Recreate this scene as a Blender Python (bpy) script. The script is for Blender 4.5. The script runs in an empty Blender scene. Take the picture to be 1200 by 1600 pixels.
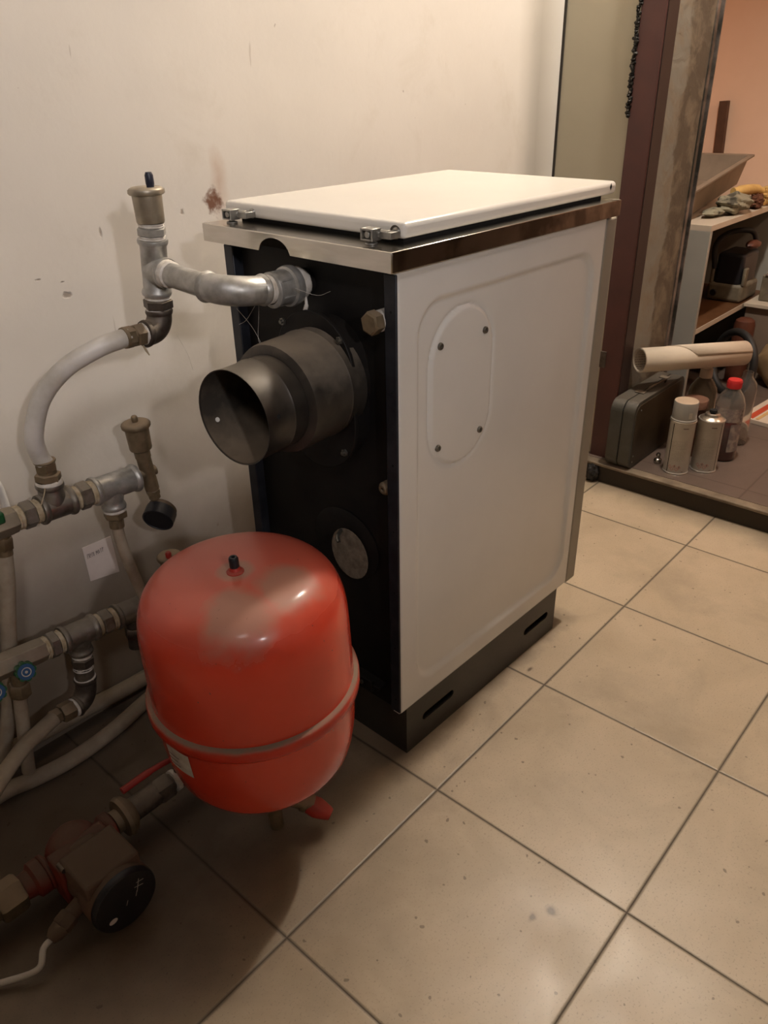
import bpy, bmesh, math, random
from math import sin, cos, pi, radians, sqrt, atan2
from mathutils import Vector, Matrix
random.seed(7)
C = bpy.context.scene.collection
SC = bpy.context.scene

# ---------------------------------------------------------------- camera
CY, CP, CR = 0.733760828, -0.501384702, -0.0247758814
F = Vector((cos(CP)*cos(CY), cos(CP)*sin(CY), sin(CP)))
Rr = Vector((sin(CY), -cos(CY), 0)); U = Rr.cross(F)
r = Rr*cos(CR)+U*sin(CR); u = -Rr*sin(CR)+U*cos(CR)
cd = bpy.data.cameras.new('camera'); cam = bpy.data.objects.new('camera', cd); C.objects.link(cam)
cam.matrix_world = Matrix(((r.x, u.x, -F.x, -1.04446), (r.y, u.y, -F.y, -0.542677), (r.z, u.z, -F.z, 1.00726), (0, 0, 0, 1)))
cd.sensor_fit = 'VERTICAL'; cd.sensor_height = 36; cd.lens = 1219.165*36/1600
cd.clip_start = 0.02; cd.clip_end = 50
SC.camera = cam
# ---------------------------------------------------------------- world, lights, exposure
w = bpy.data.worlds.new('world'); SC.world = w; w.use_nodes = True
w.node_tree.nodes['Background'].inputs[0].default_value = (1, .86, .7, 1)
w.node_tree.nodes['Background'].inputs[1].default_value = 0.015
SC.view_settings.view_transform = 'Standard'; SC.view_settings.look = 'None'
SC.view_settings.gamma = 1; SC.view_settings.use_curve_mapping = False
SC.view_settings.exposure = 0.12


def lamp(name, loc, power, col, size):
    l = bpy.data.lights.new(name, 'POINT'); l.energy = power; l.color = col; l.shadow_soft_size = size
    o = bpy.data.objects.new(name, l); C.objects.link(o); o.location = loc
    return o


lamp('ceiling_lamp_light', (0.78, 0.06, 2.12), 71, (1, .905, .80), .035)
lamp('back_room_light', (1.42, -0.78, 1.70), 15, (1, .70, .48), .05)
# unseen lamps behind the camera, cones shaped to light the wall, not the floor
def spot(name, loc, to, power, col, size, ang):
    l = bpy.data.lights.new(name, 'SPOT'); l.energy = power; l.color = col; l.shadow_soft_size = size
    l.spot_size = radians(ang); l.spot_blend = 1.0
    o = bpy.data.objects.new(name, l); C.objects.link(o); o.location = loc
    o.rotation_euler = (Vector(to)-Vector(loc)).to_track_quat('-Z', 'Y').to_euler()


spot('wall_spot_light', (-1.22, -1.75, 1.58), (-.35, .587, 1.15), 40, (1, .94, .95), .05, 64)
spot('rear_spot_light', (-1.55, -.95, 2.05), (-.45, .587, 1.0), 32, (1, .94, .95), .16, 52)


# ---------------------------------------------------------------- helpers
def link(o):
    C.objects.link(o)
    return o


def tag(o, label=None, cat=None, group=None, kind=None):
    if label: o['label'] = label
    if cat: o['category'] = cat
    if group: o['group'] = group
    if kind: o['kind'] = kind
    return o


def thing(name, label, cat, loc=(0, 0, 0), rot=(0, 0, 0), group=None):
    o = bpy.data.objects.new(name, None); link(o); o.empty_display_size = .03
    o.location = loc; o.rotation_euler = rot
    return tag(o, label, cat, group)


def frame_of(v):
    v = Vector(v).normalized()
    a = Vector((0, 0, 1)) if abs(v.z) < .9 else Vector((1, 0, 0))
    x = a.cross(v).normalized()
    return x, v.cross(x), v


def catmull(P, n=8):
    P = [Vector(p) for p in P]; Q = [P[0]*2-P[1]]+P+[P[-1]*2-P[-2]]; out = []
    for i in range(1, len(Q)-2):
        for k in range(n):
            t = k/n
            out.append(.5*((2*Q[i])+(-Q[i-1]+Q[i+1])*t+(2*Q[i-1]-5*Q[i]+4*Q[i+1]-Q[i+2])*t*t+(-Q[i-1]+3*Q[i]-3*Q[i+1]+Q[i+2])*t**3))
    out.append(P[-1])
    return out


class B:
    def __init__(s): s.v = []; s.f = []; s.m = []; s.sm = []; s.mi = 0; s.smooth = True

    def face(s, idx, sm=None):
        s.f.append(idx); s.m.append(s.mi); s.sm.append(s.smooth if sm is None else sm)

    def ring(s, pts):
        b = len(s.v); s.v += [tuple(p) for p in pts]
        return list(range(b, b+len(pts)))

    def bridge(s, a, b, closed=True):
        n = len(a)
        for i in range(n if closed else n-1):
            j = (i+1) % n; s.face((a[i], a[j], b[j], b[i]))

    def box(s, a, b):
        x0, y0, z0 = a; x1, y1, z1 = b
        k = s.ring([(x0, y0, z0), (x1, y0, z0), (x1, y1, z0), (x0, y1, z0), (x0, y0, z1), (x1, y0, z1), (x1, y1, z1), (x0, y1, z1)])
        for q in ((3, 2, 1, 0), (4, 5, 6, 7), (0, 1, 5, 4), (1, 2, 6, 5), (2, 3, 7, 6), (3, 0, 4, 7)):
            s.face(tuple(k[i] for i in q), False)
        return s

    def obox(s, c, ax, half):
        """box from centre, three axes, half sizes"""
        c = Vector(c); X, Y, Z = [Vector(a).normalized()*h for a, h in zip(ax, half)]
        k = s.ring([c+X*i+Y*j+Z*l for l in (-1, 1) for i, j in ((-1, -1), (1, -1), (1, 1), (-1, 1))])
        for q in ((3, 2, 1, 0), (4, 5, 6, 7), (0, 1, 5, 4), (1, 2, 6, 5), (2, 3, 7, 6), (3, 0, 4, 7)):
            s.face(tuple(k[i] for i in q), False)
        return s

    def lathe(s, o, ax, prof, n=32, sq=(1, 1), spin=0, wob=0):
        """prof: list of (radius, height along ax)"""
        X, Y, Z = frame_of(ax); o = Vector(o); prev = None
        for (rad, h) in prof:
            if rad < 1e-6:
                cur = s.ring([o+Z*h])
            else:
                cur = s.ring([o+Z*h+(X*cos(2*pi*i/n+spin)*sq[0]+Y*sin(2*pi*i/n+spin)*sq[1])*(rad+(random.uniform(-wob, wob) if wob else 0)) for i in range(n)])
            if prev:
                if len(prev) == 1 and len(cur) > 1:
                    for i in range(n): s.face((prev[0], cur[i], cur[(i+1) % n]))
                elif len(cur) == 1 and len(prev) > 1:
                    for i in range(n): s.face((prev[i], prev[(i+1) % n], cur[0]))
                elif len(cur) > 1: s.bridge(prev, cur)
            prev = cur
        return s

    def rod(s, a, b, ra, rb=None, n=24):
        rb = ra if rb is None else rb
        a = Vector(a); b = Vector(b); L = (b-a).length
        return s.lathe(a, b-a, [(0, 0), (ra, 0), (rb, L), (0, L)], n)

    def hexn(s, a, b, rad, ch=.12, spin=.3):
        a = Vector(a); b = Vector(b); L = (b-a).length; o = s.smooth; s.smooth = False
        s.lathe(a, b-a, [(0, 0), (rad*(1-ch), 0), (rad, L*.12), (rad, L*.88), (rad*(1-ch), L), (0, L)], 6, spin=spin); s.smooth = o
        return s

    def tube(s, P, R, n=16, cap=True):
        P = [Vector(p) for p in P]; m = len(P)
        if not isinstance(R, (list, tuple)): R = [R]*m
        T = (P[1]-P[0]).normalized(); X, Y, Z = frame_of(T); prev = None
        for i in range(m):
            t = (P[min(i+1, m-1)]-P[max(i-1, 0)]).normalized()
            X = (X-t*X.dot(t)).normalized(); Y = t.cross(X)
            cur = s.ring([P[i]+(X*cos(2*pi*k/n)+Y*sin(2*pi*k/n))*R[i] for k in range(n)])
            if prev: s.bridge(prev, cur)
            elif cap: s.face(tuple(reversed(cur)), False)
            prev = cur
        if cap: s.face(tuple(prev), False)
        return s

    def torus(s, c, ax, R, rr, n=36, k=10, a0=0, a1=2*pi):
        X, Y, Z = frame_of(ax); c = Vector(c); full = abs(a1-a0-2*pi) < 1e-4
        pts = [c+(X*cos(a0+(a1-a0)*i/n)+Y*sin(a0+(a1-a0)*i/n))*R for i in range(n+1)]
        rings = []
        for i in range(n if full else n+1):
            a = a0+(a1-a0)*i/n; d = X*cos(a)+Y*sin(a)
            rings.append(s.ring([pts[i]+(d*cos(2*pi*j/k)+Z*sin(2*pi*j/k))*rr for j in range(k)]))
        for i in range(len(rings)-(0 if full else 1)): s.bridge(rings[i], rings[(i+1) % len(rings)])
        return s

    def blob(s, c, rad, n=20, m=12, amp=0, seed=0, fr=3.0):
        rnd = random.Random(seed); ph = [rnd.uniform(0, 6.28) for _ in range(9)]
        c = Vector(c); prev = None
        for j in range(m+1):
            th = pi*j/m; cur = []
            for i in range(1 if j in (0, m) else n):
                a = 2*pi*i/n; d = Vector((sin(th)*cos(a), sin(th)*sin(a), cos(th)))
                q = 1+amp*(sin(fr*d.x*2+ph[0])*sin(fr*d.y*3+ph[1])+.6*sin(fr*d.z*4+ph[2]+fr*d.x*3)+.4*sin(fr*5*d.y+ph[3])*sin(fr*4*d.x+ph[4]))
                cur.append((c.x+d.x*rad[0]*q, c.y+d.y*rad[1]*q, c.z+d.z*rad[2]*q))
            cur = s.ring(cur)
            if prev:
                if len(prev) == 1:
                    for i in range(n): s.face((prev[0], cur[i], cur[(i+1) % n]))
                elif len(cur) == 1:
                    for i in range(n): s.face((prev[i], prev[(i+1) % n], cur[0]))
                else: s.bridge(prev, cur)
            prev = cur
        return s

    def poly(s, pts, sm=False):
        s.face(tuple(s.ring(pts)), sm); return s

    def plate(s, outline, holes, o, X, Y, N, th):
        """flat plate with holes: 2-D outline/holes in (X,Y), extruded th along N"""
        o, X, Y, N = [Vector(q) for q in (o, X, Y, N)]
        bm = bmesh.new(); es = []; loops = []
        for L in [outline]+holes:
            vs = [bm.verts.new((a, b, 0)) for a, b in L]; loops.append(len(L))
            es += [bm.edges.new((vs[i], vs[(i+1) % len(vs)])) for i in range(len(vs))]
        bmesh.ops.triangle_fill(bm, edges=es, use_beauty=True)
        bm.verts.index_update(); base = len(s.v); nv = len(bm.verts)
        P = [v.co.copy() for v in bm.verts]
        for h in (0, th): s.v += [tuple(o+X*p.x+Y*p.y+N*h) for p in P]
        for f in bm.faces:
            ix = [v.index for v in f.verts]
            s.face(tuple(base+i for i in ix), False); s.face(tuple(base+nv+i for i in reversed(ix)), False)
        k = 0
        for n in loops:
            for i in range(n):
                a = k+i; b = k+(i+1) % n
                s.face((base+a, base+b, base+nv+b, base+nv+a), False)
            k += n
        bm.free()
        return s

    def cyl_poly(s, c, R, pts, d0, z0=0, up=1):
        """polygon of (arc length, height) wrapped on a vertical cylinder; d0 = facing angle"""
        q = [(c[0]+R*cos(d0-a/R), c[1]+R*sin(d0-a/R), c[2]+z0+h) for a, h in pts]
        return s.poly(q)

    def cyl_rect(s, c, R, a0, a1, h0, h1, d0, n=10):
        for i in range(n):
            p = a0+(a1-a0)*i/n; q = a0+(a1-a0)*(i+1)/n
            s.cyl_poly(c, R, [(p, h0), (q, h0), (q, h1), (p, h1)], d0)
        return s

    def strokes(s, L, o, X, Y, N, w):
        """flat pen strokes: each a list of 2-D points"""
        o, X, Y, N = [Vector(q) for q in (o, X, Y, N)]
        for st in L:
            for (a, b) in zip(st, st[1:]):
                d = Vector((b[0]-a[0], b[1]-a[1]));
                if d.length < 1e-9: continue
                n = Vector((-d.y, d.x)).normalized()*w/2; e = d.normalized()*w/3
                q = [(a[0]+n.x-e.x, a[1]+n.y-e.y), (a[0]-n.x-e.x, a[1]-n.y-e.y), (b[0]-n.x+e.x, b[1]-n.y+e.y), (b[0]+n.x+e.x, b[1]+n.y+e.y)]
                s.poly([o+X*x+Y*y+N*0 for x, y in q])
        return s

    def obj(s, name, mats, parent=None, local=False, bevel=0, seg=2, angle=38, fix=True):
        me = bpy.data.meshes.new(name)
        me.from_pydata(s.v, [], s.f); me.update()
        if not isinstance(mats, (list, tuple)): mats = [mats]
        for m in mats: me.materials.append(m)
        me.polygons.foreach_set('material_index', s.m); me.polygons.foreach_set('use_smooth', s.sm)
        if fix:
            bm = bmesh.new(); bm.from_mesh(me); bmesh.ops.recalc_face_normals(bm, faces=bm.faces); bm.to_mesh(me); bm.free()
        o = bpy.data.objects.new(name, me); link(o)
        if parent is not None:
            root = parent
            while root.parent: root = root.parent
            if not local:
                Mx = Matrix.LocRotScale(root.location, root.rotation_euler, None).inverted()
                me.transform(Mx)
            o.parent = parent
        if bevel:
            md = o.modifiers.new('bevel', 'BEVEL'); md.width = bevel; md.segments = seg; md.limit_method = 'ANGLE'; md.angle_limit = radians(40)
            me.polygons.foreach_set('use_smooth', [True]*len(me.polygons))
        me.set_sharp_from_angle(angle=radians(angle))
        return o


# ---------------------------------------------------------------- materials
class NT:
    def __init__(s, name):
        s.m = bpy.data.materials.new(name); s.m.use_nodes = True; s.t = s.m.node_tree; s.b = s.t.nodes['Principled BSDF']
        s.tc = s.t.nodes.new('ShaderNodeTexCoord')

    def n(s, ty, **k):
        q = s.t.nodes.new('ShaderNode'+ty)
        for a, b in k.items(): setattr(q, a, b)
        return q

    def l(s, a, b): s.t.links.new(a, b)

    def noise(s, sc, det=4, rough=.55, vec=None, dist=0):
        q = s.n('TexNoise'); q.inputs['Scale'].default_value = sc; q.inputs['Detail'].default_value = det
        q.inputs['Roughness'].default_value = rough; q.inputs['Distortion'].default_value = dist
        s.l(vec or s.tc.outputs['Object'], q.inputs['Vector'])
        return q.outputs['Fac']

    def ramp(s, fac, a, b, ca=(0, 0, 0, 1), cb=(1, 1, 1, 1)):
        q = s.n('ValToRGB'); q.color_ramp.elements[0].position = a; q.color_ramp.elements[1].position = b
        q.color_ramp.elements[0].color = ca; q.color_ramp.elements[1].color = cb
        s.l(fac, q.inputs[0]); return q.outputs[0]

    def mix(s, fac, a, b, mode='MIX'):
        q = s.n('Mix', data_type='RGBA', blend_type=mode)
        for i, v in ((0, fac), (6, a), (7, b)):
            if isinstance(v, (int, float)): q.inputs[i].default_value = v
            elif isinstance(v, tuple): q.inputs[i].default_value = (*v[:3], 1)
            else: s.l(v, q.inputs[i])
        return q.outputs[2]

    def math(s, op, a, b=None, c=None):
        q = s.n('Math', operation=op)
        for i, v in enumerate((a, b, c)):
            if v is None: continue
            if isinstance(v, (int, float)): q.inputs[i].default_value = v
            else: s.l(v, q.inputs[i])
        return q.outputs[0]

    def bump(s, h, st, dist=.002):
        q = s.n('Bump'); q.inputs['Strength'].default_value = st; q.inputs['Distance'].default_value = dist
        s.l(h, q.inputs['Height']); s.l(q.outputs[0], s.b.inputs['Normal'])

    def xyz(s):
        q = s.n('SeparateXYZ'); s.l(s.tc.outputs['Object'], q.inputs[0]); return q.outputs

    def dist(s, c, sc=(1, 1, 1), warp=0, wsc=30):
        """distance field from a point, scaled per axis, edge warped by noise"""
        v = s.n('VectorMath', operation='SUBTRACT'); s.l(s.tc.outputs['Object'], v.inputs[0]); v.inputs[1].default_value = c
        w = s.n('VectorMath', operation='MULTIPLY'); s.l(v.outputs[0], w.inputs[0]); w.inputs[1].default_value = sc
        q = s.n('VectorMath', operation='LENGTH'); s.l(w.outputs[0], q.inputs[0]); d = q.outputs['Value']
        if warp: d = s.math('ADD', d, s.math('MULTIPLY', s.math('SUBTRACT', s.noise(wsc), .5), warp))
        return d

    def up(s):
        q = s.n('NewGeometry'); x = s.n('SeparateXYZ'); s.l(q.outputs['Normal'], x.inputs[0]); return x.outputs[2]


def mat(name, col, rough=.5, metal=0, col2=None, nsc=20, lo=.35, hi=.7, dust=None, dcol=(.26, .21, .15), bump=0, bsc=60, bd=.001, spec=None, coat=0, trans=0, ior=1.45, rvar=0):
    t = NT(name); b = t.b
    c = (*col, 1); b.inputs['Roughness'].default_value = rough; b.inputs['Metallic'].default_value = metal
    b.inputs['Base Color'].default_value = c
    out = None
    if col2:
        out = t.mix(t.ramp(t.noise(nsc, 5), lo, hi), col, col2)
    if dust:
        d = t.math('MULTIPLY', t.ramp(t.math('ADD', t.up(), t.math('MULTIPLY', t.math('SUBTRACT', t.noise(35, 5, .6), .5), .9)), .15, .95), dust)
        out = t.mix(d, out if out else col, dcol)
        t.l(t.math('ADD', t.math('MULTIPLY', d, .85-rough), rough), b.inputs['Roughness'])
        if metal: t.l(t.math('MULTIPLY', t.math('SUBTRACT', 1.0, d), metal), b.inputs['Metallic'])
    elif rvar:
        t.l(t.math('ADD', rough-rvar/2, t.math('MULTIPLY', t.noise(nsc*.7, 5), rvar)), b.inputs['Roughness'])
    if out: t.l(out, b.inputs['Base Color'])
    if bump: t.bump(t.noise(bsc, 5), bump, bd)
    if spec is not None: b.inputs['Specular IOR Level'].default_value = spec
    if coat: b.inputs['Coat Weight'].default_value = coat; b.inputs['Coat Roughness'].default_value = .12
    if trans: b.inputs['Transmission Weight'].default_value = trans; b.inputs['IOR'].default_value = ior
    return t.m


M = {}
M['galv'] = mat('galvanised_steel', (.50, .49, .47), .40, .62, (.34, .33, .30), 60, .35, .65, bump=.25, bsc=120, rvar=.2)
M['galv_dusty'] = mat('dusty_galvanised_steel', (.30, .28, .25), .38, .8, (.17, .15, .12), 70, dust=.75, dcol=(.24, .20, .15), bump=.3, bsc=120)
M['brass'] = mat('dull_nickel_brass', (.42, .37, .29), .38, .7, (.30, .26, .20), 40, dust=.5, bump=.1)
M['brass_dusty'] = mat('dusty_brass', (.24, .18, .11), .5, .5, (.16, .12, .07), 60, dust=.9, dcol=(.27, .20, .13), bump=.25)
M['brass_dark'] = mat('brown_gauge_case', (.07, .045, .025), .5, .3, dust=.5, dcol=(.16, .11, .07))
M['iron'] = mat('dark_fitting', (.13, .11, .09), .5, .7, (.07, .05, .04), 60, dust=.6, bump=.3, bsc=100)
M['ptfe'] = mat('thread_tape', (.74, .70, .64), .7, 0, (.5, .45, .38), 90, bump=.6, bsc=200)
M['hemp'] = mat('sealing_hemp', (.35, .27, .16), .9, 0, (.55, .47, .35), 90, bump=.7, bsc=200)
M['hose'] = mat('white_hose', (.70, .67, .63), .38, 0, (.48, .45, .39), 18, .4, .7, dust=.25, dcol=(.34, .29, .22))
M['hose_dirty'] = mat('dirty_hose', (.40, .34, .26), .6, 0, (.28, .22, .16), 30, dust=.6, dcol=(.25, .2, .14))
M['black_pl'] = mat('black_plastic', (.012, .012, .015), .4)
M['navy_pl'] = mat('dark_blue_cap', (.015, .018, .035), .4)
M['red_pl'] = mat('red_plastic', (.42, .03, .02), .45, dust=.4, dcol=(.2, .09, .06))
M['enamel'] = mat('white_enamel', (.74, .71, .65), .24, 0, (.69, .66, .60), 4, bump=.04, bsc=8, spec=.5)
M['enamel_side'] = mat('white_enamel_panel', (.76, .74, .70), .24, 0, (.71, .69, .65), 5, bump=.04, bsc=10)
M['greyjack'] = mat('grey_beige_jacket', (.30, .27, .22), .45, 0, (.26, .235, .19), 8)
M['blackpaint'] = mat('black_painted_steel', (.007, .006, .006), .55, 0, (.014, .012, .010), 14, spec=.25, dust=.12, dcol=(.05, .04, .03), bump=.15, bsc=40)
M['postpaint'] = mat('blue_black_steel', (.012, .014, .02), .42, .2, (.03, .032, .04), 30, bump=.1)
M['plinth'] = mat('plinth_paint', (.020, .018, .014), .42, 0, (.034, .03, .022), 10, bump=.25, bsc=150)
M['skirt_steel'] = mat('dark_mottled_steel', (.34, .30, .26), .26, 1, (.12, .10, .085), 16, .42, .6, bump=.05)
M['hole'] = mat('dark_inside', (.004, .004, .004), .9)
M['screw'] = mat('zinc_screw', (.26, .25, .22), .35, .8, (.1, .09, .07), 300)
M['zinc'] = mat('zinc_hinge', (.42, .41, .38), .32, .85, (.25, .24, .22), 80, bump=.15)
M['flue'] = mat('flue_steel', (.035, .030, .025), .45, .4, (.07, .06, .05), 12, dust=.95, dcol=(.19, .155, .115), bump=.2)
M['flue_bare'] = mat('bare_flue_steel', (.09, .08, .07), .34, .6, (.035, .03, .027), 10, .35, .65, dust=.45, dcol=(.13, .105, .075), bump=.1)
M['soot'] = mat('soot', (.035, .028, .020), .9, 0, (.09, .07, .05), 25, .5, .8, bump=.5, bsc=50, dust=.9, dcol=(.20, .15, .10))
M['white_dot'] = mat('plain_white_dot', (.75, .72, .66), .6)
M['paper'] = mat('paper', (.62, .53, .42), .75, 0, (.55, .46, .36), 8)
M['note'] = mat('note_paper', (.74, .66, .62), .85, 0, (.66, .58, .54), 20)
M['ink'] = mat('ink', (.16, .13, .12), .8)
M['label'] = mat('label_paper', (.55, .50, .44), .6, 0, (.38, .33, .27), 60)
M['pumpred'] = mat('pump_red', (.24, .032, .018), .5, 0, (.14, .025, .016), 20, dust=.9, dcol=(.10, .062, .04), bump=.25)
M['pumpdust'] = mat('pump_dusty_housing', (.14, .07, .042), .75, 0, (.10, .062, .042), 18, dust=.95, dcol=(.11, .075, .048), bump=.4)
M['valvered'] = mat('valve_red_lever', (.36, .02, .015), .5, dust=.35, dcol=(.2, .07, .05))
M['green'] = mat('green_knob', (.012, .09, .03), .4); M['blue'] = mat('blue_knob_face', (.02, .08, .20), .4)
M['dust'] = mat('grey_dust', (.22, .18, .13), .95, 0, (.13, .10, .07), 90, bump=.8, bsc=200)
M['brownpost'] = mat('red_brown_steel_post', (.085, .028, .022), .5, 0, (.06, .022, .018), 9, bump=.15, bsc=30)
M['metaledge'] = mat('old_metal_edge', (.07, .065, .055), .4, .6, (.30, .25, .22), 9, .45, .62, bump=.3, bsc=30)
M['weld'] = mat('ragged_weld_bead', (.03, .028, .025), .25, .8, (.3, .28, .26), 140, .6, .68, bump=.9, bsc=220, bd=.003)
M['shelf'] = mat('shelf_laminate', (.60, .52, .42), .4, 0, (.55, .47, .37), 6)
M['shelf_side'] = mat('shelf_laminate_side', (.36, .35, .31), .45, 0, (.32, .31, .27), 6)
M['shelf_in'] = mat('shelf_wood', (.13, .058, .022), .45, 0, (.085, .035, .013), 14)
M['trough'] = mat('cement_trough', (.27, .205, .145), .75, 0, (.20, .15, .105), 12, bump=.2)
M['wood'] = mat('dark_stained_wood', (.10, .042, .02), .6, 0, (.06, .025, .012), 20, bump=.2)
M['case'] = mat('grey_green_case', (.062, .063, .054), .5, 0, (.045, .042, .032), 22, dust=.25, dcol=(.14, .10, .07), bump=.2)
M['caselid'] = mat('brown_case_side', (.055, .040, .022), .45, 0, (.03, .022, .012), 12, bump=.2)
M['can'] = mat('can_label', (.50, .47, .42), .38, .0, (.42, .39, .34), 25)
M['can_blue'] = mat('can_stripe', (.23, .24, .24), .35)
M['canmetal'] = mat('can_metal', (.55, .50, .43), .28, .9)
M['cangrey'] = mat('can_cap_grey', (.27, .255, .23), .4); M['cantop'] = mat('cap_lighter_top', (.42, .32, .23), .7)
M['redcap'] = mat('red_bottle_cap', (.55, .03, .03), .35)
M['creamcap'] = mat('cream_bottle_cap', (.55, .45, .35), .4)
M['clear'] = mat('clear_plastic', (.85, .82, .78), .08, trans=.95, ior=1.2)
M['dimclear'] = mat('dim_clear_plastic', (.60, .55, .46), .12, trans=.9, ior=1.25)
M['redliquid'] = mat('dark_red_liquid', (.11, .004, .008), .12)
M['wrap'] = mat('worn_bottle_label', (.22, .18, .18), .5, 0, (.40, .33, .28), 60, .45, .6)
M['brownlid'] = mat('brown_lid', (.20, .10, .065), .5, 0, (.14, .07, .045), 30)
M['tin'] = mat('dark_tin', (.08, .035, .02), .4)
M['cloth'] = mat('grey_green_cloth', (.26, .24, .17), .9, 0, (.07, .062, .045), 26, .50, .60, bump=.6, bsc=60)
M['yellow'] = mat('yellow_glove', (.70, .45, .15), .8, 0, (.50, .30, .10), 30, bump=.4)
M['brownrag'] = mat('brown_rag', (.13, .05, .025), .9, bump=.6)
M['cream'] = mat('cream_plastic', (.20, .17, .12), .5, 0, (.13, .11, .075), 30)
M['orange'] = mat('orange_plastic', (.38, .075, .02), .45, 0, (.25, .05, .02), 20)
M['dullorange'] = mat('dull_orange_plastic', (.10, .032, .016), .5, 0, (.10, .03, .015), 30)
M['rubber'] = mat('black_rubber', (.015, .013, .012), .6)
M['bag'] = mat('tan_cloth', (.32, .21, .10), .85, 0, (.22, .14, .07), 14, bump=.5, bsc=30)
M['cab'] = mat('brown_grey_board', (.23, .17, .125), .6, 0, (.19, .14, .10), 10)
M['striped'] = mat('white_board', (.62, .52, .42), .5); M['stripe_red'] = mat('red_stripe', (.5, .07, .03), .5); M['stripe_yel'] = mat('yellow_stripe', (.6, .38, .15), .5)
M['chrome'] = mat('chrome', (.5, .48, .44), .2, 1)


def steel_mat():
    t = NT('brushed_stainless_steel'); b = t.b; b.inputs['Metallic'].default_value = 1
    mp = t.n('Mapping'); t.l(t.tc.outputs['Object'], mp.inputs[0]); mp.inputs['Scale'].default_value = (1, 1, 6)
    n = t.noise(14, 5, .6, mp.outputs[0])
    c = t.mix(t.ramp(n, .3, .75), (.74, .71, .66), (.60, .56, .50)); t.l(c, b.inputs['Base Color'])
    t.l(t.math('ADD', .10, t.math('MULTIPLY', t.noise(9, 4), .20)), b.inputs['Roughness'])
    t.bump(t.noise(5, 3), .12, .004)
    return t.m


M['steel'] = steel_mat()


def tank_mat():
    t = NT('dusty_red_enamel'); b = t.b
    red = t.mix(t.ramp(t.noise(6, 4), .35, .7), (.62, .048, .020), (.52, .036, .014))
    n = t.noise(9, 4, .5, dist=.6); upv = t.up()
    haze = t.math('MULTIPLY', t.ramp(t.math('ADD', upv, t.math('MULTIPLY', t.math('SUBTRACT', n, .5), .35)), .2, 1.0), .32)
    # thick grey dust left lying in a band over the camera side of the shoulder
    d1 = t.dist((-.056, -.070, .460), (1, 1.1, .9), .05, 22)
    band = t.ramp(d1, .030, .062, (1, 1, 1, 1), (0, 0, 0, 1))
    d2 = t.dist((.012, -.074, .462), (1, 1.1, .9), .05, 22)
    band2 = t.ramp(d2, .028, .060, (1, 1, 1, 1), (0, 0, 0, 1))
    d3 = t.dist((-.008, -.008, .474), (1, 1, .5), .012, 40)
    band3 = t.ramp(d3, .018, .032, (1, 1, 1, 1), (0, 0, 0, 1))
    d = t.math('MAXIMUM', t.math('MAXIMUM', haze, t.math('MULTIPLY', t.math('MAXIMUM', band, band2), .72)), t.math('MULTIPLY', band3, .75))
    sp = t.ramp(t.noise(160, 2, .5), .74, .78)
    c = t.mix(d, red, (.31, .235, .17)); c = t.mix(sp, c, (.08, .04, .03)); t.l(c, b.inputs['Base Color'])
    t.l(t.math('ADD', .22, t.math('MULTIPLY', d, .5)), b.inputs['Roughness'])
    b.inputs['Coat Weight'].default_value = .3; b.inputs['Coat Roughness'].default_value = .15
    return t.m


M['tank'] = tank_mat()


def floor_mat(name, tile, base, alt, grout, off=(0, 0), gw=.0016, dark=.5, rough=.33):
    t = NT(name); b = t.b; x, y, z = t.xyz()

    def cell(v, o):
        q = t.math('DIVIDE', t.math('SUBTRACT', v, o), tile); fl = t.math('FLOOR', q); fr = t.math('SUBTRACT', q, fl)
        e = t.math('MINIMUM', fr, t.math('SUBTRACT', 1.0, fr)); return fl, t.math('MULTIPLY', e, tile)
    fx, ex = cell(x, off[0]); fy, ey = cell(y, off[1])
    e = t.math('MINIMUM', ex, ey)
    gm = t.ramp(t.math('ADD', e, t.math('MULTIPLY', t.math('SUBTRACT', t.noise(60), .5), .0006)), gw, gw*1.6, (1, 1, 1, 1), (0, 0, 0, 1))
    cv = t.n('CombineXYZ'); t.l(fx, cv.inputs[0]); t.l(fy, cv.inputs[1])
    wn = t.n('TexWhiteNoise'); t.l(cv.outputs[0], wn.inputs[0])
    # shift the mottling per tile
    sh = t.n('VectorMath', operation='MULTIPLY_ADD'); t.l(wn.outputs['Color'], sh.inputs[0]); sh.inputs[1].default_value = (7, 7, 7); t.l(t.tc.outputs['Object'], sh.inputs[2])
    c = t.mix(t.ramp(t.noise(7, 6, .6, sh.outputs[0], .5), .35, .68), base, alt)
    c = t.mix(t.math('MULTIPLY', t.math('SUBTRACT', wn.outputs['Value'], .5), .35), c, tuple(k*1.25 for k in alt))
    sp = t.ramp(t.noise(330, 2, .5), .60, .70); c = t.mix(t.math('MULTIPLY', sp, .55), c, tuple(k*.5 for k in base))
    sp2 = t.ramp(t.noise(75, 1, .4), .745, .765); c = t.mix(t.math('MULTIPLY', sp2, .6), c, (.08, .055, .035))
    dirt = t.math('MULTIPLY', t.ramp(t.noise(3.2, 7, .65, dist=.4), .52, .78), dark)
    c = t.mix(dirt, c, tuple(k*.42 for k in base))
    return t, b, c, gm, e, (x, y, z), wn


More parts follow.
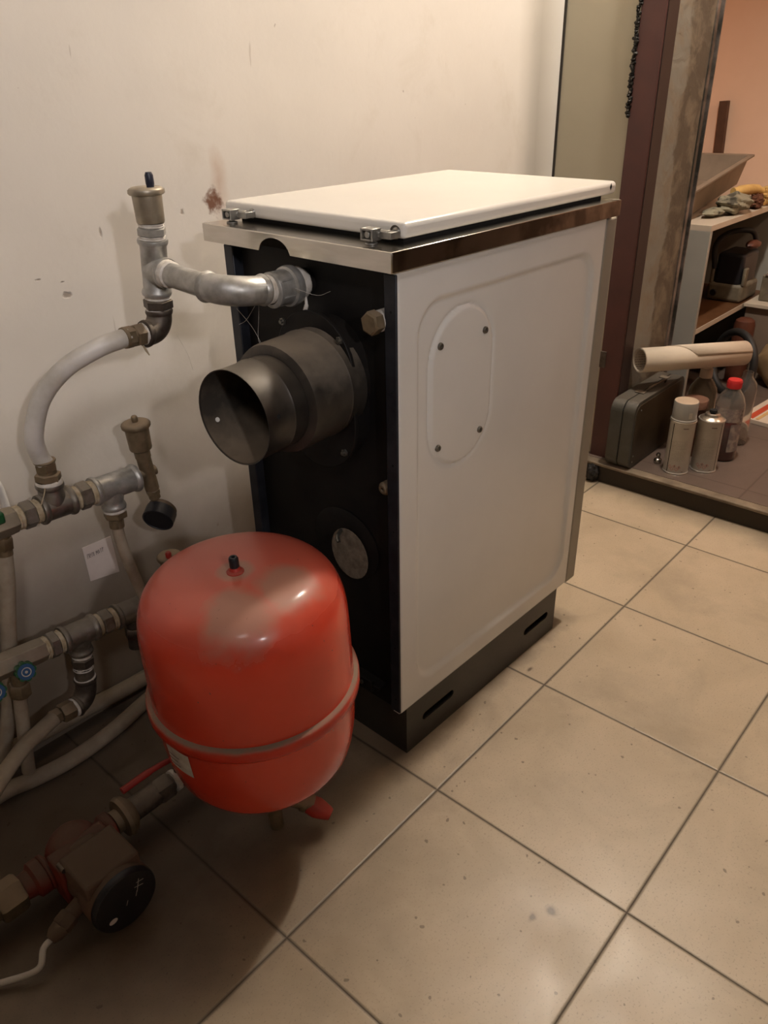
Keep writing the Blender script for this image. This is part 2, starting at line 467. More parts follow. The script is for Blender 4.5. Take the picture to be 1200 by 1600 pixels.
def make_floor():
    t, b, c, gm, e, (x, y, z), wn = floor_mat('floor_tiles', .33, (.50, .40, .285), (.41, .325, .225), (.05, .035, .025))
    # brown grime with painted-in shade behind the boiler and under the pipework
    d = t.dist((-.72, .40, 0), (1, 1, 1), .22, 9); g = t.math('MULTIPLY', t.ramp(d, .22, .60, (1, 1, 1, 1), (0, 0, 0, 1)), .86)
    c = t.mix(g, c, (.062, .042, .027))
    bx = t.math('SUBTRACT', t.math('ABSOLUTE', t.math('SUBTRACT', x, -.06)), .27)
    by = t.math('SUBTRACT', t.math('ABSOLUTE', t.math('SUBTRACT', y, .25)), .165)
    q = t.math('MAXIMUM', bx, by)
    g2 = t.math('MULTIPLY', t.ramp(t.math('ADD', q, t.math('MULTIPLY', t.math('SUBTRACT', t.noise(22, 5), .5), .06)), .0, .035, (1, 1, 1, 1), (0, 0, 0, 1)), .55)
    c = t.mix(g2, c, (.13, .10, .07))  # darker brown band around the boiler's footprint
    # dirty strip along the foot of the raised threshold
    st = t.ramp(t.math('ADD', x, t.math('MULTIPLY', t.math('SUBTRACT', t.noise(6, 5), .5), .16)), .74, .84)
    c = t.mix(t.math('MULTIPLY', st, .6), c, (.13, .10, .065))
    for p, s, wp in (((-.42, -.235, 0), (1.0, 1.8, 1), .012), ((-.395, -.25, 0), (1, 1, 1), .008), ((.02, .045, 0), (1, 2, 1), .01)):
        k = t.ramp(t.dist(p, s, wp, 90), .004, .009, (1, 1, 1, 1), (0, 0, 0, 1)); c = t.mix(t.math('MULTIPLY', k, .8), c, (.07, .04, .025))
    c = t.mix(gm, c, (.06, .045, .03)); t.l(c, b.inputs['Base Color'])
    r_ = t.math('ADD', .26, t.math('MULTIPLY', t.noise(12, 6), .30)); r_ = t.math('MAXIMUM', r_, t.math('MULTIPLY', gm, .9)); r_ = t.math('MAXIMUM', r_, t.math('MULTIPLY', g, .8))
    t.l(r_, b.inputs['Roughness'])
    h = t.math('SUBTRACT', t.math('MULTIPLY', t.noise(160, 3), .10), gm); t.bump(h, .5, .0012)
    return t.m


def make_floor2():
    t, b, c, gm, e, (x, y, z), wn = floor_mat('dark_wood_look_floor', .36, (.135, .098, .080), (.105, .076, .060), (.05, .035, .025), off=(.93, -.04), gw=.0009, dark=.4)
    c = t.mix(gm, c, (.06, .04, .03)); t.l(c, b.inputs['Base Color']); b.inputs['Roughness'].default_value = .4
    return t.m


def make_wall():
    t = NT('old_white_plaster'); b = t.b; x, y, z = t.xyz()
    c = t.mix(t.ramp(t.noise(3, 6, .6), .35, .7), (.70, .66, .60), (.65, .61, .55))
    st = t.math('MULTIPLY', t.ramp(t.noise(7, 7, .7, dist=.5), .55, .8), .35); c = t.mix(st, c, (.50, .44, .35))
    # grime and painted-in boiler shade, darkening down the lowest half metre
    zz = t.math('ADD', z, t.math('MULTIPLY', t.math('SUBTRACT', t.noise(3.5, 7, .65), .5), .30))
    g = t.math('MULTIPLY', t.ramp(zz, .16, .62, (1, 1, 1, 1), (0, 0, 0, 1)), .84); c = t.mix(g, c, (.20, .15, .098))
    # rust stain beside the boiler lid, with its faint run upward
    r1 = t.ramp(t.dist((-.195, 0, .843), (1.2, 0, 1), .05, 75), .010, .022, (1, 1, 1, 1), (0, 0, 0, 1))
    c = t.mix(t.math('MULTIPLY', t.ramp(t.dist((-.18, 0, .870), (2.4, 0, .7), .06, 24), .005, .045, (1, 1, 1, 1), (0, 0, 0, 1)), .5), c, (.42, .25, .15))
    c = t.mix(t.math('MULTIPLY', r1, .95), c, (.14, .048, .018))
    # grey streak near the corner, strengthened to dim the over-bright wall
    sx = t.math('ABSOLUTE', t.math('ADD', t.math('SUBTRACT', x, .80), t.math('MULTIPLY', t.math('SUBTRACT', t.noise(2.5, 2), .5), .06)))
    c = t.mix(t.math('MULTIPLY', t.ramp(sx, .0, .10, (1, 1, 1, 1), (0, 0, 0, 1)), .65), c, (.33, .29, .23))
    # specks, scratches and chips
    sp = t.ramp(t.noise(46, 2, .5), .765, .775); c = t.mix(t.math('MULTIPLY', sp, .5), c, (.16, .11, .07))
    mp = t.n('Mapping'); t.l(t.tc.outputs['Object'], mp.inputs[0]); mp.inputs['Rotation'].default_value = (0, .9, 0); mp.inputs['Scale'].default_value = (60, 1, 7)
    sc = t.ramp(t.noise(1.0, 3, .6, mp.outputs[0]), .735, .76); c = t.mix(t.math('MULTIPLY', sc, .35), c, (.30, .24, .18))
    chips = None
    for p, s, r_ in (((-.481, 0, .744), (1, 0, 1.5), .012), ((-.519, 0, .772), (1, 0, 2.5), .007), ((-.484, 0, .763), (1, 0, 3), .006), ((-.409, 0, .822), (3, 0, .7), .010), ((-.259, 0, .835), (1, 0, 1), .003), ((-.335, 0, .871), (1, 0, 1), .003), ((-.473, 0, .299), (1, 0, 1), .004), ((-.277, 0, .261), (1, 0, 1), .006), ((-.252, 0, .25), (1, 0, 1), .005)):
        k = t.ramp(t.dist(p, s, .016, 90), r_*.3, r_*.55, (1, 1, 1, 1), (0, 0, 0, 1)); chips = k if chips is None else t.math('MAXIMUM', chips, k)
    c = t.mix(t.math('MULTIPLY', chips, .75), c, (.27, .21, .16))
    t.l(c, b.inputs['Base Color']); b.inputs['Roughness'].default_value = .62
    h = t.math('SUBTRACT', t.math('ADD', t.noise(1.8, 3), t.math('MULTIPLY', t.noise(45, 4), .05)), t.math('MULTIPLY', chips, .12)); t.bump(h, .45, .02)
    return t.m


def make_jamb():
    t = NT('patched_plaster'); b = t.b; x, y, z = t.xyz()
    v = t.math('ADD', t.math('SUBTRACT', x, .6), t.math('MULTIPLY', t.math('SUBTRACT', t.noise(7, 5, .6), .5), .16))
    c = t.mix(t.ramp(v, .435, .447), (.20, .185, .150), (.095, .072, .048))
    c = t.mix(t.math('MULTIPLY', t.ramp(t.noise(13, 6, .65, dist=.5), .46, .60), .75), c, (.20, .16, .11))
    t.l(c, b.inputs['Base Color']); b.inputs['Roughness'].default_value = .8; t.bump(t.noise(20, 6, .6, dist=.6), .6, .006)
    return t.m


M['floor'] = make_floor(); M['floor2'] = make_floor2(); M['wall'] = make_wall(); M['jamb'] = make_jamb()
M['olive'] = mat('olive_grey_wall_paint', (.44, .40, .30), .55, 0, (.41, .37, .275), 5, bump=.1, bsc=30)
M['peach'] = mat('peach_wall_paint', (.84, .58, .42), .7, 0, (.80, .54, .38), 6, bump=.12, bsc=40)
M['ceiling'] = mat('ceiling_paint', (.42, .38, .33), .8)
M['dark_reflected'] = mat('dark_wall_for_reflection', (.07, .04, .025), .5)  # unseen wall beside the doorway, darkened to give the rim a dark reflection
M['roomwall'] = mat('room_wall_paint', (.30, .27, .23), .8)
M['concrete'] = mat('grimy_threshold', (.05, .038, .025), .8, 0, (.045, .035, .024), 14, bump=.6, bsc=30, bd=.004)
M['edge'] = mat('worn_floor_edging', (.23, .18, .125), .55, 0, (.12, .09, .06), 24, bump=.5, bsc=60)
M['sealdark'] = mat('dark_joint', (.03, .024, .018), .9)


# ================================================================= SETTING
def struct(name, b, m, bevel=0, **k): o = b.obj(name, m, bevel=bevel, **k); o['kind'] = 'structure'; return o


def slab(name, a, b, m, bevel=0): return struct(name, B().box(a, b), m, bevel)


WY, ZC = .587, 2.25
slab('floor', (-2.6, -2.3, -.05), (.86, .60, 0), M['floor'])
slab('floor', (.8455, -1.7, -.05), (2.2, .80, .0495), M['concrete'])
slab('floor', (.870, -1.7, .050), (2.2, .80, .0575), M['floor2'])
slab('trim_1', (.838, -1.7, .049), (.870, .388, .0575), M['edge'], .002)
slab('wall_left', (-2.6, WY, -.05), (.93, WY+.12, ZC), M['wall'])
# the material works in coordinates measured on the wall face
slab('wall_end', (.895, .388, -.05), (1.19, WY+.05, ZC), M['olive'])
slab('wall_end', (.895, -2.3, -.05), (1.19, -.62, ZC), M['dark_reflected'])
slab('wall_end', (.895, -.62, 2.02), (1.19, .376, ZC), M['olive'])
slab('trim_2', (.892, WY-.006, 0), (.8965, WY, ZC), M['sealdark'])
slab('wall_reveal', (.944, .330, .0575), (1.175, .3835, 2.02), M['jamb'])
slab('wall_front', (-2.6, -2.42, -.05), (2.2, -2.3, ZC), M['roomwall'])
slab('wall_back', (-2.72, -2.3, -.05), (-2.6, .70, ZC), M['roomwall'])
slab('ceiling', (-2.72, -2.42, ZC), (2.3, .85, ZC+.1), M['ceiling'])
slab('wall_far', (2.1, -1.8, -.05), (2.2, .80, ZC), M['peach'])
slab('wall_side', (1.19, .75, -.05), (2.2, .85, ZC), M['peach'])
slab('wall_right', (1.19, -1.8, -.05), (2.2, -1.7, ZC), M['peach'])

# steel door frame: red-brown post (box section), ragged weld bead, old metal edge strip
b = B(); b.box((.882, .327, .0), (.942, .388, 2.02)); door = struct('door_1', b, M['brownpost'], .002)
b = B(); b.box((.886, .3245, .06), (.941, .3268, 2.02)); b.obj('post_side_plate', mat('dark_brown_plate', (.028, .013, .010), .6), door)  # added thin plate, darker than the post, over its doorway side
b = B(); rnd = random.Random(3); P = []
z = .93
while z < 2.0:
    P.append((.881, .390+rnd.uniform(-.002, .003), z)); z += .006
for i, p in enumerate(P):
    b.blob(p, (.004+rnd.uniform(0, .003), .0045+rnd.uniform(0, .003), .0045), 8, 6, .2, i)
b.obj('weld_bead', M['weld'], door)
b = B(); b.box((.878, .372, .318), (.884, .388, .362)); b.obj('latch_plate', M['iron'], door)
b = B()
zz = [.0575, .2, .42, .6, .8, .95, 1.1, 1.3, 1.6, 2.02]
b.box((1.166, .326, .0575), (1.182, .340, 2.02)); b.box((1.182, .335, .0575), (1.2, .352, 2.02)); b.box((1.195, .322, .0575), (1.2, .352, 2.02))
struct('trim_3', b, M['metaledge'], .001)
b = B(); b.blob((.842, .352, .026), (.022, .020, .026), 22, 14, .16, 4)
tag(b.obj('sealant_lump', M['rubber']), 'black lump of dried sealant on the floor at the foot of the red-brown post', 'lump')

# ================================================================= BOILER (local frame: x forward, y to wall)
bo = thing('solid_fuel_boiler', 'white enamel solid fuel boiler on a black plinth beside the white wall', 'boiler', (-.3187, .086, 0), (.006, 0, -.0202))
L, Wd, ZB, ZT = .512, .340, .1015, .812


def bp(b, name, m, parent=bo, **k): return b.obj(name, m, parent, local=True, **k)


def stadium(cx, cy, w_, h_, n=12):
    r_ = min(w_, h_)/2; pts = []
    if h_ >= w_:
        for i in range(n+1): a = pi*i/n; pts.append((cx+r_*cos(a), cy+h_/2-r_+r_*sin(a)))
        for i in range(n+1): a = pi+pi*i/n; pts.append((cx+r_*cos(a), cy-h_/2+r_+r_*sin(a)))
    else:
        for i in range(n+1): a = -pi/2+pi*i/n; pts.append((cx+w_/2-r_+r_*cos(a), cy+r_*sin(a)))
        for i in range(n+1): a = pi/2+pi*i/n; pts.append((cx-w_/2+r_+r_*cos(a), cy+r_*sin(a)))
    return pts


# embossed side panels as displaced grids
def sd_rr(px, py, cx, cy, hx, hy, rr):
    qx = abs(px-cx)-hx+rr; qy = abs(py-cy)-hy+rr
    return sqrt(max(qx, 0)**2+max(qy, 0)**2)+min(max(qx, qy), 0)-rr


def sm(t): t = max(0, min(1, t)); return t*t*(3-2*t)


def emboss(x, z):
    d = sd_rr(x, z, .2635, .451, .2215, .311, .045)
    h = -.0060*sm((.004-d)/.009)
    d2 = sd_rr(x, z, .1435, .624, .0745, .119, .0745)
    h += .0022*sm((.004-d2)/.004)
    h -= .0050*math.exp(-((d2+.001)/.0030)**2)
    return h


def side_panel(y0, sgn, name):
    b = B(); nx, nz = 170, 230; rows = []
    for j in range(nz+1):
        z = ZB+(ZT-.003-ZB)*j/nz; row = []
        for i in range(nx+1):
            x = L*i/nx; e = min(x, L-x, z-ZB); rd = .004
            h = emboss(x, z)
            if e < rd: h -= rd-sqrt(max(0, rd*rd-(rd-e)**2))
            row.append((x, y0-sgn*h*1.0, z))
        rows.append(b.ring(row))
    for a, c in zip(rows, rows[1:]): b.bridge(a, c, False)
    # returned edges
    for ids in (rows[0], [r_[0] for r_ in rows], [r_[-1] for r_ in rows]):
        b.bridge(ids, b.ring([(b.v[i][0], y0+sgn*.016, b.v[i][2]) for i in ids]), False)
    return bp(b, name, M['enamel_side'], fix=False, angle=60)


sp_ = side_panel(0, 1, 'side_panel'); side_panel(Wd, -1, 'side_panel')
for (x, z) in ((.0895, .697), (.191, .697), (.188, .545), (.088, .548)):
    b = B(); b.lathe((x, .0048, z), (0, -1, 0), [(0, 0), (.0052, 0), (.0052, .0030), (.0042, .0044), (.0022, .0044), (.0016, .0028), (0, .0028)], 16)
    bp(b, 'screw', M['screw'], sp_)
# grey front jacket
b = B(); b.box((L, 0, ZB-.002), (.546, Wd, ZT-.004)); bp(b, 'front_door', M['greyjack'], bevel=.003)
# boiler block and rear plates
b = B(); b.box((.016, .012, .09), (L-.002, Wd-.012, ZT-.003)); bp(b, 'boiler_block', M['blackpaint'])
for y in (0.0015, Wd-.0215): b = B(); b.box((-.001, y, ZB+.002), (.019, y+.020, ZT-.006)); bp(b, 'corner_post', M['postpaint'], bevel=.0015)
b = B()
for k in range(7):
    b = B(); b.lathe((-.001, .010, .13+k*.105), (-1, 0, 0), [(0, .0002), (.0018, .0002), (.0018, 0)], 8); bp(b, 'rivet', M['hole'])
# plinth box with slots
x0, x1, y0, y1, zt = .0176, .482, .003, .335, .108
b = B()
sl = [stadium(.102, .052, .086, .016), stadium(.412, .052, .086, .016)]
rect = [(x0, 0), (x1, 0), (x1, zt), (x0, zt)]
b.plate(rect, sl, (0, y0, 0), (1, 0, 0), (0, 0, 1), (0, 1, 0), .003)
b.plate(rect, sl, (0, y1-.003, 0), (1, 0, 0), (0, 0, 1), (0, 1, 0), .003)
b.box((x0, y0+.003, 0), (x0+.003, y1-.003, zt)); b.box((x1-.003, y0+.003, 0), (x1, y1-.003, zt)); b.box((x0+.003, y0+.003, zt-.004), (x1-.003, y1-.003, zt))
bp(b, 'plinth', M['plinth'], angle=30)
# low bracket with screw on the back at the foot
b = B(); b.box((-.004, .045, .128), (.017, .120, .134)); b.box((-.006, .060, .118), (.002, .105, .140)); bk = bp(b, 'foot_bracket', M['blackpaint'], bevel=.001)
b = B(); b.lathe((-.006, .082, .130), (-1, 0, 0), [(.004, 0), (.004, .002), (0, .003)], 12); bp(b, 'bracket_screw', M['screw'], bk)
# stainless rim with notch
rx0, rx1, ry0, ry1, rz0, rz1 = -.0225, .5265+.004, -.0115, .354, .8125, .8365
b = B()
out = [(ry0, rz0), (.168, rz0)]
for i in range(15): a = pi*i/14; out.append((.199-.031*cos(a), .8095+.0215*sin(a)+.0005) if 0 < i < 14 else ((.199-.031*cos(a)), rz0))
out += [(ry1, rz0), (ry1, rz1), (ry0, rz1)]
cl = []
for p_ in out:
    if not cl or (abs(p_[0]-cl[-1][0])+abs(p_[1]-cl[-1][1])) > 1e-5: cl.append(p_)
b.plate(cl, [], (rx0, 0, 0), (0, 1, 0), (0, 0, 1), (1, 0, 0), .0015)
b.box((rx0+.0015, ry1-.0015, rz0), (rx1, ry1, rz1)); b.box((rx1-.0015, ry0+.0015, rz0), (rx1, ry1-.0015, rz1))
b.box((rx0+.0015, ry0+.0015, rz1-.0015), (rx1-.0015, ry1-.0015, rz1))
tr_ = bp(b, 'top_rim', M['steel'], bevel=.0007)
b = B(); b.box((rx0+.0015, ry0, rz0), (rx1, ry0+.0015, rz1)); bp(b, 'rim_skirt', M['skirt_steel'], tr_, bevel=.0007)  # one skirt in darker, mottled steel than the rest of the rim
# lid: pressed tray with rounded edges
lx0, lx1, ly0, ly1, lz0, lz1 = .0229, .5476, .0085, .3585, .8425, .862
b = B(); b.box((lx0, ly0, lz0), (lx1, ly1, lz1)); lid = bp(b, 'lid', M['enamel'], bevel=.0065, seg=4)
b = B(); b.poly([(lx1-.0205+.0035*cos(a), ly0-.0003, .8545+.006*sin(a)) for a in [pi/2*k for k in range(4)]]); bp(b, 'hole_mark', M['hole'], lid)
b = B(); b.box((.035, .02, rz1), (.52, .335, lz0)); bp(b, 'lid_gasket', M['hole'])
for yc in (.045, .318):
    b = B(); hx = .008
    b.lathe((hx-.004, yc, rz1), (0, 0, 1), [(0, 0), (.008, 0), (.008, .002), (.004, .003), (.004, .006), (0, .006)], 14)
    # open U clevis
    b.box((-.005, yc-.010, rz1+.005), (.012, yc-.0075, rz1+.019)); b.box((-.005, yc+.0075, rz1+.005), (.012, yc+.010, rz1+.019))
    b.box((-.005, yc-.0075, rz1+.0165), (.012, yc+.0075, rz1+.019)); b.box((-.005, yc-.0075, rz1+.005), (.012, yc+.0075, rz1+.007))
    b.rod((-.004, yc, rz1+.012), (.012, yc, rz1+.012), .0042, n=14)
    b.rod((.011, yc-.009, rz1+.012), (.011, yc-.024, rz1+.012), .0055, n=14); b.obox((.014, yc-.022, rz1+.012), ((1, 0, 0), (0, 1, 0), (0, 0, 1)), (.009, .009, .004))
    b.lathe((.0225, yc-.024, rz1+.013), (-1, 0, 0), [(0, .0032), (.005, .0028), (.007, 0)], 14)
    bp(b, 'hinge', M['zinc'], lid, bevel=.0006)
b = B(); b.lathe((.0228, .0225, rz1+.0135), (-1, 0, 0), [(0, .0004), (.0085, .0004), (.0085, 0)], 16); bp(b, 'chipped_enamel', M['iron'], lid)

# flue spigot
fy, fz = .127, .650


def FW(x): return (x, fy+.0+(x+.0)*.0, fz)


b = B(); hole = [(fy+.003+.066*cos(2*pi*i/32), fz+.066*sin(2*pi*i/32)) for i in range(32)]
b.plate(stadium(fy+.010, .632, .152, .226, 16), [hole], (-.020, 0, 0), (0, 1, 0), (0, 0, 1), (1, 0, 0), .006)
fl = bp(b, 'flue_flange', M['blackpaint'], bevel=.001)
b = B(); b.plate(stadium(fy+.008, .632, .135, .205, 16), [hole], (-.014, 0, 0), (0, 1, 0), (0, 0, 1), (1, 0, 0), .032); bp(b, 'flue_collar', M['blackpaint'], fl)
for (y, z) in ((fy+.078-.012, .722), (fy-.045, .716), (fy-.045, .556), (fy+.06, .556)):
    b = B(); b.hexn((-.020, y, z), (-.024, y, z), .0055); b.rod((-.024, y, z), (-.027, y, z), .0028, n=10); bp(b, 'flange_bolt', M['screw'], fl)
ax = Vector((-1, -.10, -.008)).normalized(); o = Vector((-.006, fy+.003, fz))
b = B(); b.mi = 0
b.lathe(o, ax, [(.0742, 0), (.0742, .028), (.0757, .031), (.0742, .034), (.0742, .094), (.0725, .100), (.0630, .104), (.0612, .104), (.066, .098), (.066, 0)], 48)
fp = bp(b, 'flue_pipe', M['flue'])
b = B()
b.lathe(o, ax, [(.061, .06), (.061, .126), (.0625, .128), (.0608, .131), (.0612, .1735), (.0619, .175), (.0606, .1745), (.0604, .12), (.0598, .06)], 48)
b.mi = 1
b.lathe(o, ax, [(.0603, .1735), (.0598, .10), (.0590, .02), (.02, .02), (0, .02)], 48)
ins = bp(b, 'flue_insert', [M['flue_bare'], M['soot']], fp)
X_, Y_, Z_ = frame_of(ax)
# rivet hole with white spot on the inside and one dark hole outside
b = B(); c0 = o+ax*.160
ang = Vector((0, .93, -.36)).normalized(); b.lathe(c0+ang*.0585, -ang, [(0, .0006), (.0032, .0006), (.0032, 0)], 16); bp(b, 'white_spot', M['white_dot'], fp)
ang = Vector((0, -.97, .15)).normalized(); c1 = o+ax*.150
b = B(); b.lathe(c1+ang*.0608, ang, [(0, .0012), (.0030, .0008), (.0034, 0)], 14); bp(b, 'screw_hole', M['hole'], fp)
# plugs on the back: hex plug with tape, small socket, lower cover knob and dust
b = B(); b.hexn((-.018, .0325, .745), (-.001, .0325, .745), .0155, .18); pg = bp(b, 'hex_plug', M['brass_dusty'])
b = B(); b.rod((-.002, .0325, .745), (.016, .0325, .745), .0138, n=20); bp(b, 'thread_tape', M['ptfe'], pg)
b = B(); b.lathe((.017, .033, .505), (-1, 0, 0), [(0, 0), (.010, 0), (.010, .012), (.006, .016), (.003, .016), (.003, .010), (0, .010)], 14); bp(b, 'socket_plug', M['brass_dusty'])
b = B(); b.lathe((.014, .125, .375), (-1, 0, 0), [(0, .004), (.045, .004), (.064, .002), (.070, 0)], 32, sq=(1, .85)); cv = bp(b, 'cleaning_cover', M['blackpaint'])
b = B(); b.lathe((.008, .112, .363), (-1, 0, 0), [(0, .0014), (.030, .0012), (.040, 0)], 28, sq=(1, 1.1)); bp(b, 'dust_patch', M['dust'], cv)
b = B(); b.tube(catmull([(.008, .128, .400), (-.006, .122, .398), (-.012, .114, .393)]), .0032, 8); bp(b, 'cover_knob', M['screw'], cv)

# ================================================================= PIPEWORK HELPERS
def beads(b, p, ax, R, rr=.0026): b.torus(p, ax, R, rr, 28, 8)


def nipple(parent, a, c, rad, kind='dusty', tape=True):
    """hex nipple between two sockets with white tape showing on both sides"""
    a = Vector(a); c = Vector(c); d = (c-a); Ln = d.length; d.normalize()
    b = B(); b.hexn(a+d*Ln*.25, a+d*Ln*.75, rad*1.12); b.rod(a, c, rad*.86, n=18)
    nn = b.obj('hex_nipple', M['iron'] if kind == 'iron' else M['galv_dusty'] if kind == 'dusty' else M['galv'], parent)
    if tape:
        b = B()
        for s0, s1 in ((0, .25), (.75, 1)):
            b.lathe(a+d*Ln*s0, d, [(rad*.9, 0), (rad*.97, Ln*.06), (rad*.93, Ln*(s1-s0)*.5), (rad*.98, Ln*(s1-s0)*.8), (rad*.9, Ln*(s1-s0))], 24, wob=rad*.03)
        b.obj('thread_tape', M['ptfe'] if kind != 'dusty' else M['hemp'], nn)
    return nn


def tee(parent, a, c, mid, br, R, m, Rb=None):
    """run from a to c, branch from mid towards br"""
    Rb = Rb or R; a, c, mid, br = [Vector(q) for q in (a, c, mid, br)]; d = (c-a).normalized(); e = (br-mid).normalized(); Ln = (c-a).length
    b = B(); b.lathe(a, d, [(R*.7, .002), (R*.86, 0), (R*1.12, 0), (R*1.16, .003), (R*1.12, .006), (R, .009), (R, Ln-.009), (R*1.12, Ln-.006), (R*1.16, Ln-.003), (R*1.12, Ln), (R*.86, Ln), (R*.7, Ln-.002)], 32)
    L2 = (br-mid).length
    b.lathe(mid, e, [(Rb*1.1, 0), (Rb*1.12, R*.8), (Rb*1.02, R*1.1), (Rb, L2-.009), (Rb*1.12, L2-.006), (Rb*1.16, L2-.003), (Rb*1.12, L2), (Rb*.86, L2), (Rb*.5, L2-.002)], 32)
    return b.obj('pipe_tee', m, parent)


def elbow(parent, a, corner, c, R, m, name='pipe_elbow'):
    a, corner, c = Vector(a), Vector(corner), Vector(c); P = []; Rd = []
    n = 16
    for i in range(n+1):
        t = i/n; P.append(a*(1-t)**2+corner*2*t*(1-t)+c*t*t)
        Rd.append(R*(1.03+.05*sin(pi*t)))
    b = B(); b.tube(P, Rd, 28)
    for q, w_ in ((a, corner-a), (c, corner-c)):
        w_ = w_.normalized(); b.lathe(q, w_, [(R*.7, .001), (R*1.1, 0), (R*1.17, .003), (R*1.1, .007), (R*1.02, .009)], 28)
    return b.obj(name, m, parent)


def air_vent(parent, base, h, R, m, capm, capside=(.3, -.2), axis=(0, 0, 1), pin=.018, pinr=.0055):
    base = Vector(base); Z = Vector(axis).normalized(); X, Y, _ = frame_of(Z)
    b = B(); b.lathe(base, Z, [(0, 0), (R*.5, 0), (R*.5, h*.10), (R*.86, h*.11), (R*.90, h*.15), (R*.95, h*.80), (R*1.10, h*.82), (R*1.14, h*.86), (R*1.13, h*.93), (R*1.06, h*.97), (R*.9, h), (0, h)], 36)
    v = b.obj('air_vent', m, parent)
    b = B(); b.lathe(base, Z, [(R*1.145, h*.84), (R*1.16, h*.86), (R*1.16, h*.92), (R*1.14, h*.94)], 48, wob=.0003); b.obj('vent_rim', m, v)
    q = base+Z*h+X*R*capside[0]+Y*R*capside[1]
    b = B(); b.lathe(q, Z, [(pinr*.9, -.001), (pinr*.9, pin*.12), (pinr, pin*.2), (pinr, pin*.8), (pinr*.7, pin), (0, pin)], 14); b.obj('vent_cap', capm, v)
    return v


# ================================================================= FLOW OUTLET PIPEWORK
PX = -.43
fw = thing('outlet_pipework', 'galvanised elbow and tee with air vent screwed into the boiler back near the top', 'pipework', (PX, .42, .68))
b = B(); b.lathe((-.335, .262, .772), (1, 0, 0), [(.018, 0), (.0215, .001), (.0235, .003), (.0235, .007), (.0215, .008), (.0225, .024), (.0235, .028), (.0265, .030), (.0275, .035), (.0265, .042), (.020, .042)], 36)
b.v = [tuple(Vector(q)+Vector((-.032, 0, 0))) for q in b.v]
rc = b.obj('bell_reducer', M['galv'], fw)
b = B()
for k in range(6):
    a = k*pi/3+.4; b.obox((-.352, .262+.0215*cos(a), .772+.0215*sin(a)), ((1, 0, 0), (0, cos(a), sin(a)), (0, -sin(a), cos(a))), (.013, .0018, .0016))
b.obj('grip_rib', M['galv'], rc, bevel=.0006)
b = B(); b.lathe((-.322, .262, .772), (1, 0, 0), [(.019, -.003), (.0235, -.002), (.0225, .003), (.023, .007), (.019, .016)], 28, wob=.0005)
b.tube(catmull([(-.318, .246, .757), (-.320, .243, .747), (-.322, .2445, .737), (-.319, .240, .729), (-.321, .242, .721)]), [.0022]*8+[.003]*8+[.0022]*8+[.0038]*8+[.002], 8)
b.obj('thread_tape', M['ptfe'], fw)
b = B(); b.rod((-.318, .262, .772), (-.285, .262, .772), .019); b.obj('boiler_socket', M['blackpaint'], fw)
b = B(); b.lathe((-.376, .262, .774), (1, 0, 0), [(.015, 0), (.0185, .001), (.019, .005), (.0185, .012), (.017, .015)], 28, wob=.0004); b.obj('thread_tape', M['ptfe'], fw)
elbow(fw, (-.375, .262, .775), (-.43, .262, .780), (-.43, .312, .783), .0178, M['galv'])
b = B(); b.rod((-.43, .300, .782), (-.43, .402, .789), .0158, n=32); b.obj('pipe_nipple', M['galv'], fw)
b = B(); b.lathe((-.43, .385, .788), (0, 1, .07), [(.0158, 0), (.0182, .002), (.018, .008), (.0192, .012), (.016, .013)], 24, wob=.0004); b.obj('thread_tape', M['ptfe'], fw)
tee(fw, (-.43, .428, .757), (-.43, .418, .832), (-.43, .424, .791), (-.43, .396, .789), .0178, M['galv'])
nipple(fw, (-.43, .418, .831), (-.43, .416, .853), .0178, 'galv')
air_vent(fw, (-.43, .4155, .847), .050, .0205, M['brass'], M['navy_pl'], (.5, .05))
nipple(fw, (-.43, .428, .757), (-.43, .430, .731), .0185, 'iron')
elbow(fw, (-.43, .430, .736), (-.43, .430, .703), (-.462, .427, .708), .0165, M['iron'])
b = B(); b.lathe((-.460, .427, .708), (-1, 0, .03), [(.012, 0), (.0150, .001), (.0155, .003), (.012, .005)], 20, wob=.0006); b.obj('thread_tape', M['ptfe'], fw)
b = B(); b.hexn((-.464, .427, .7085), (-.478, .4265, .709), .0165); b.hexn((-.480, .4265, .709), (-.492, .426, .7095), .0148, spin=.7); b.rod((-.460, .427, .708), (-.496, .426, .7095), .0125, n=20); b.lathe((-.496, .426, .7095), (1, 0, 0), [(.0118, 0), (.0145, .001), (.015, .005), (.013, .006)], 20)
b.obj('compression_nut', M['brass_dusty'], fw)
b = B(); b.tube([(-.468, .424, .694), (-.466, .421, .686), (-.463, .420, .679)], [.0013, .0016, .0008], 6); b.obj('hemp_strand', M['hemp'], fw)

# hose from outlet down to manifold
b = B(); HP = catmull([(-.488, .426, .7095), (-.503, .426, .709), (-.533, .435, .702), (-.574, .455, .680), (-.605, .475, .642), (-.620, .490, .592), (-.617, .499, .560), (-.611, .50, .540)], 10)
b.tube(HP, .0128, 22)
tag(b.obj('connecting_hose', M['hose']), 'thick white hose curving from the upper elbow down to the wall manifold', 'hose')

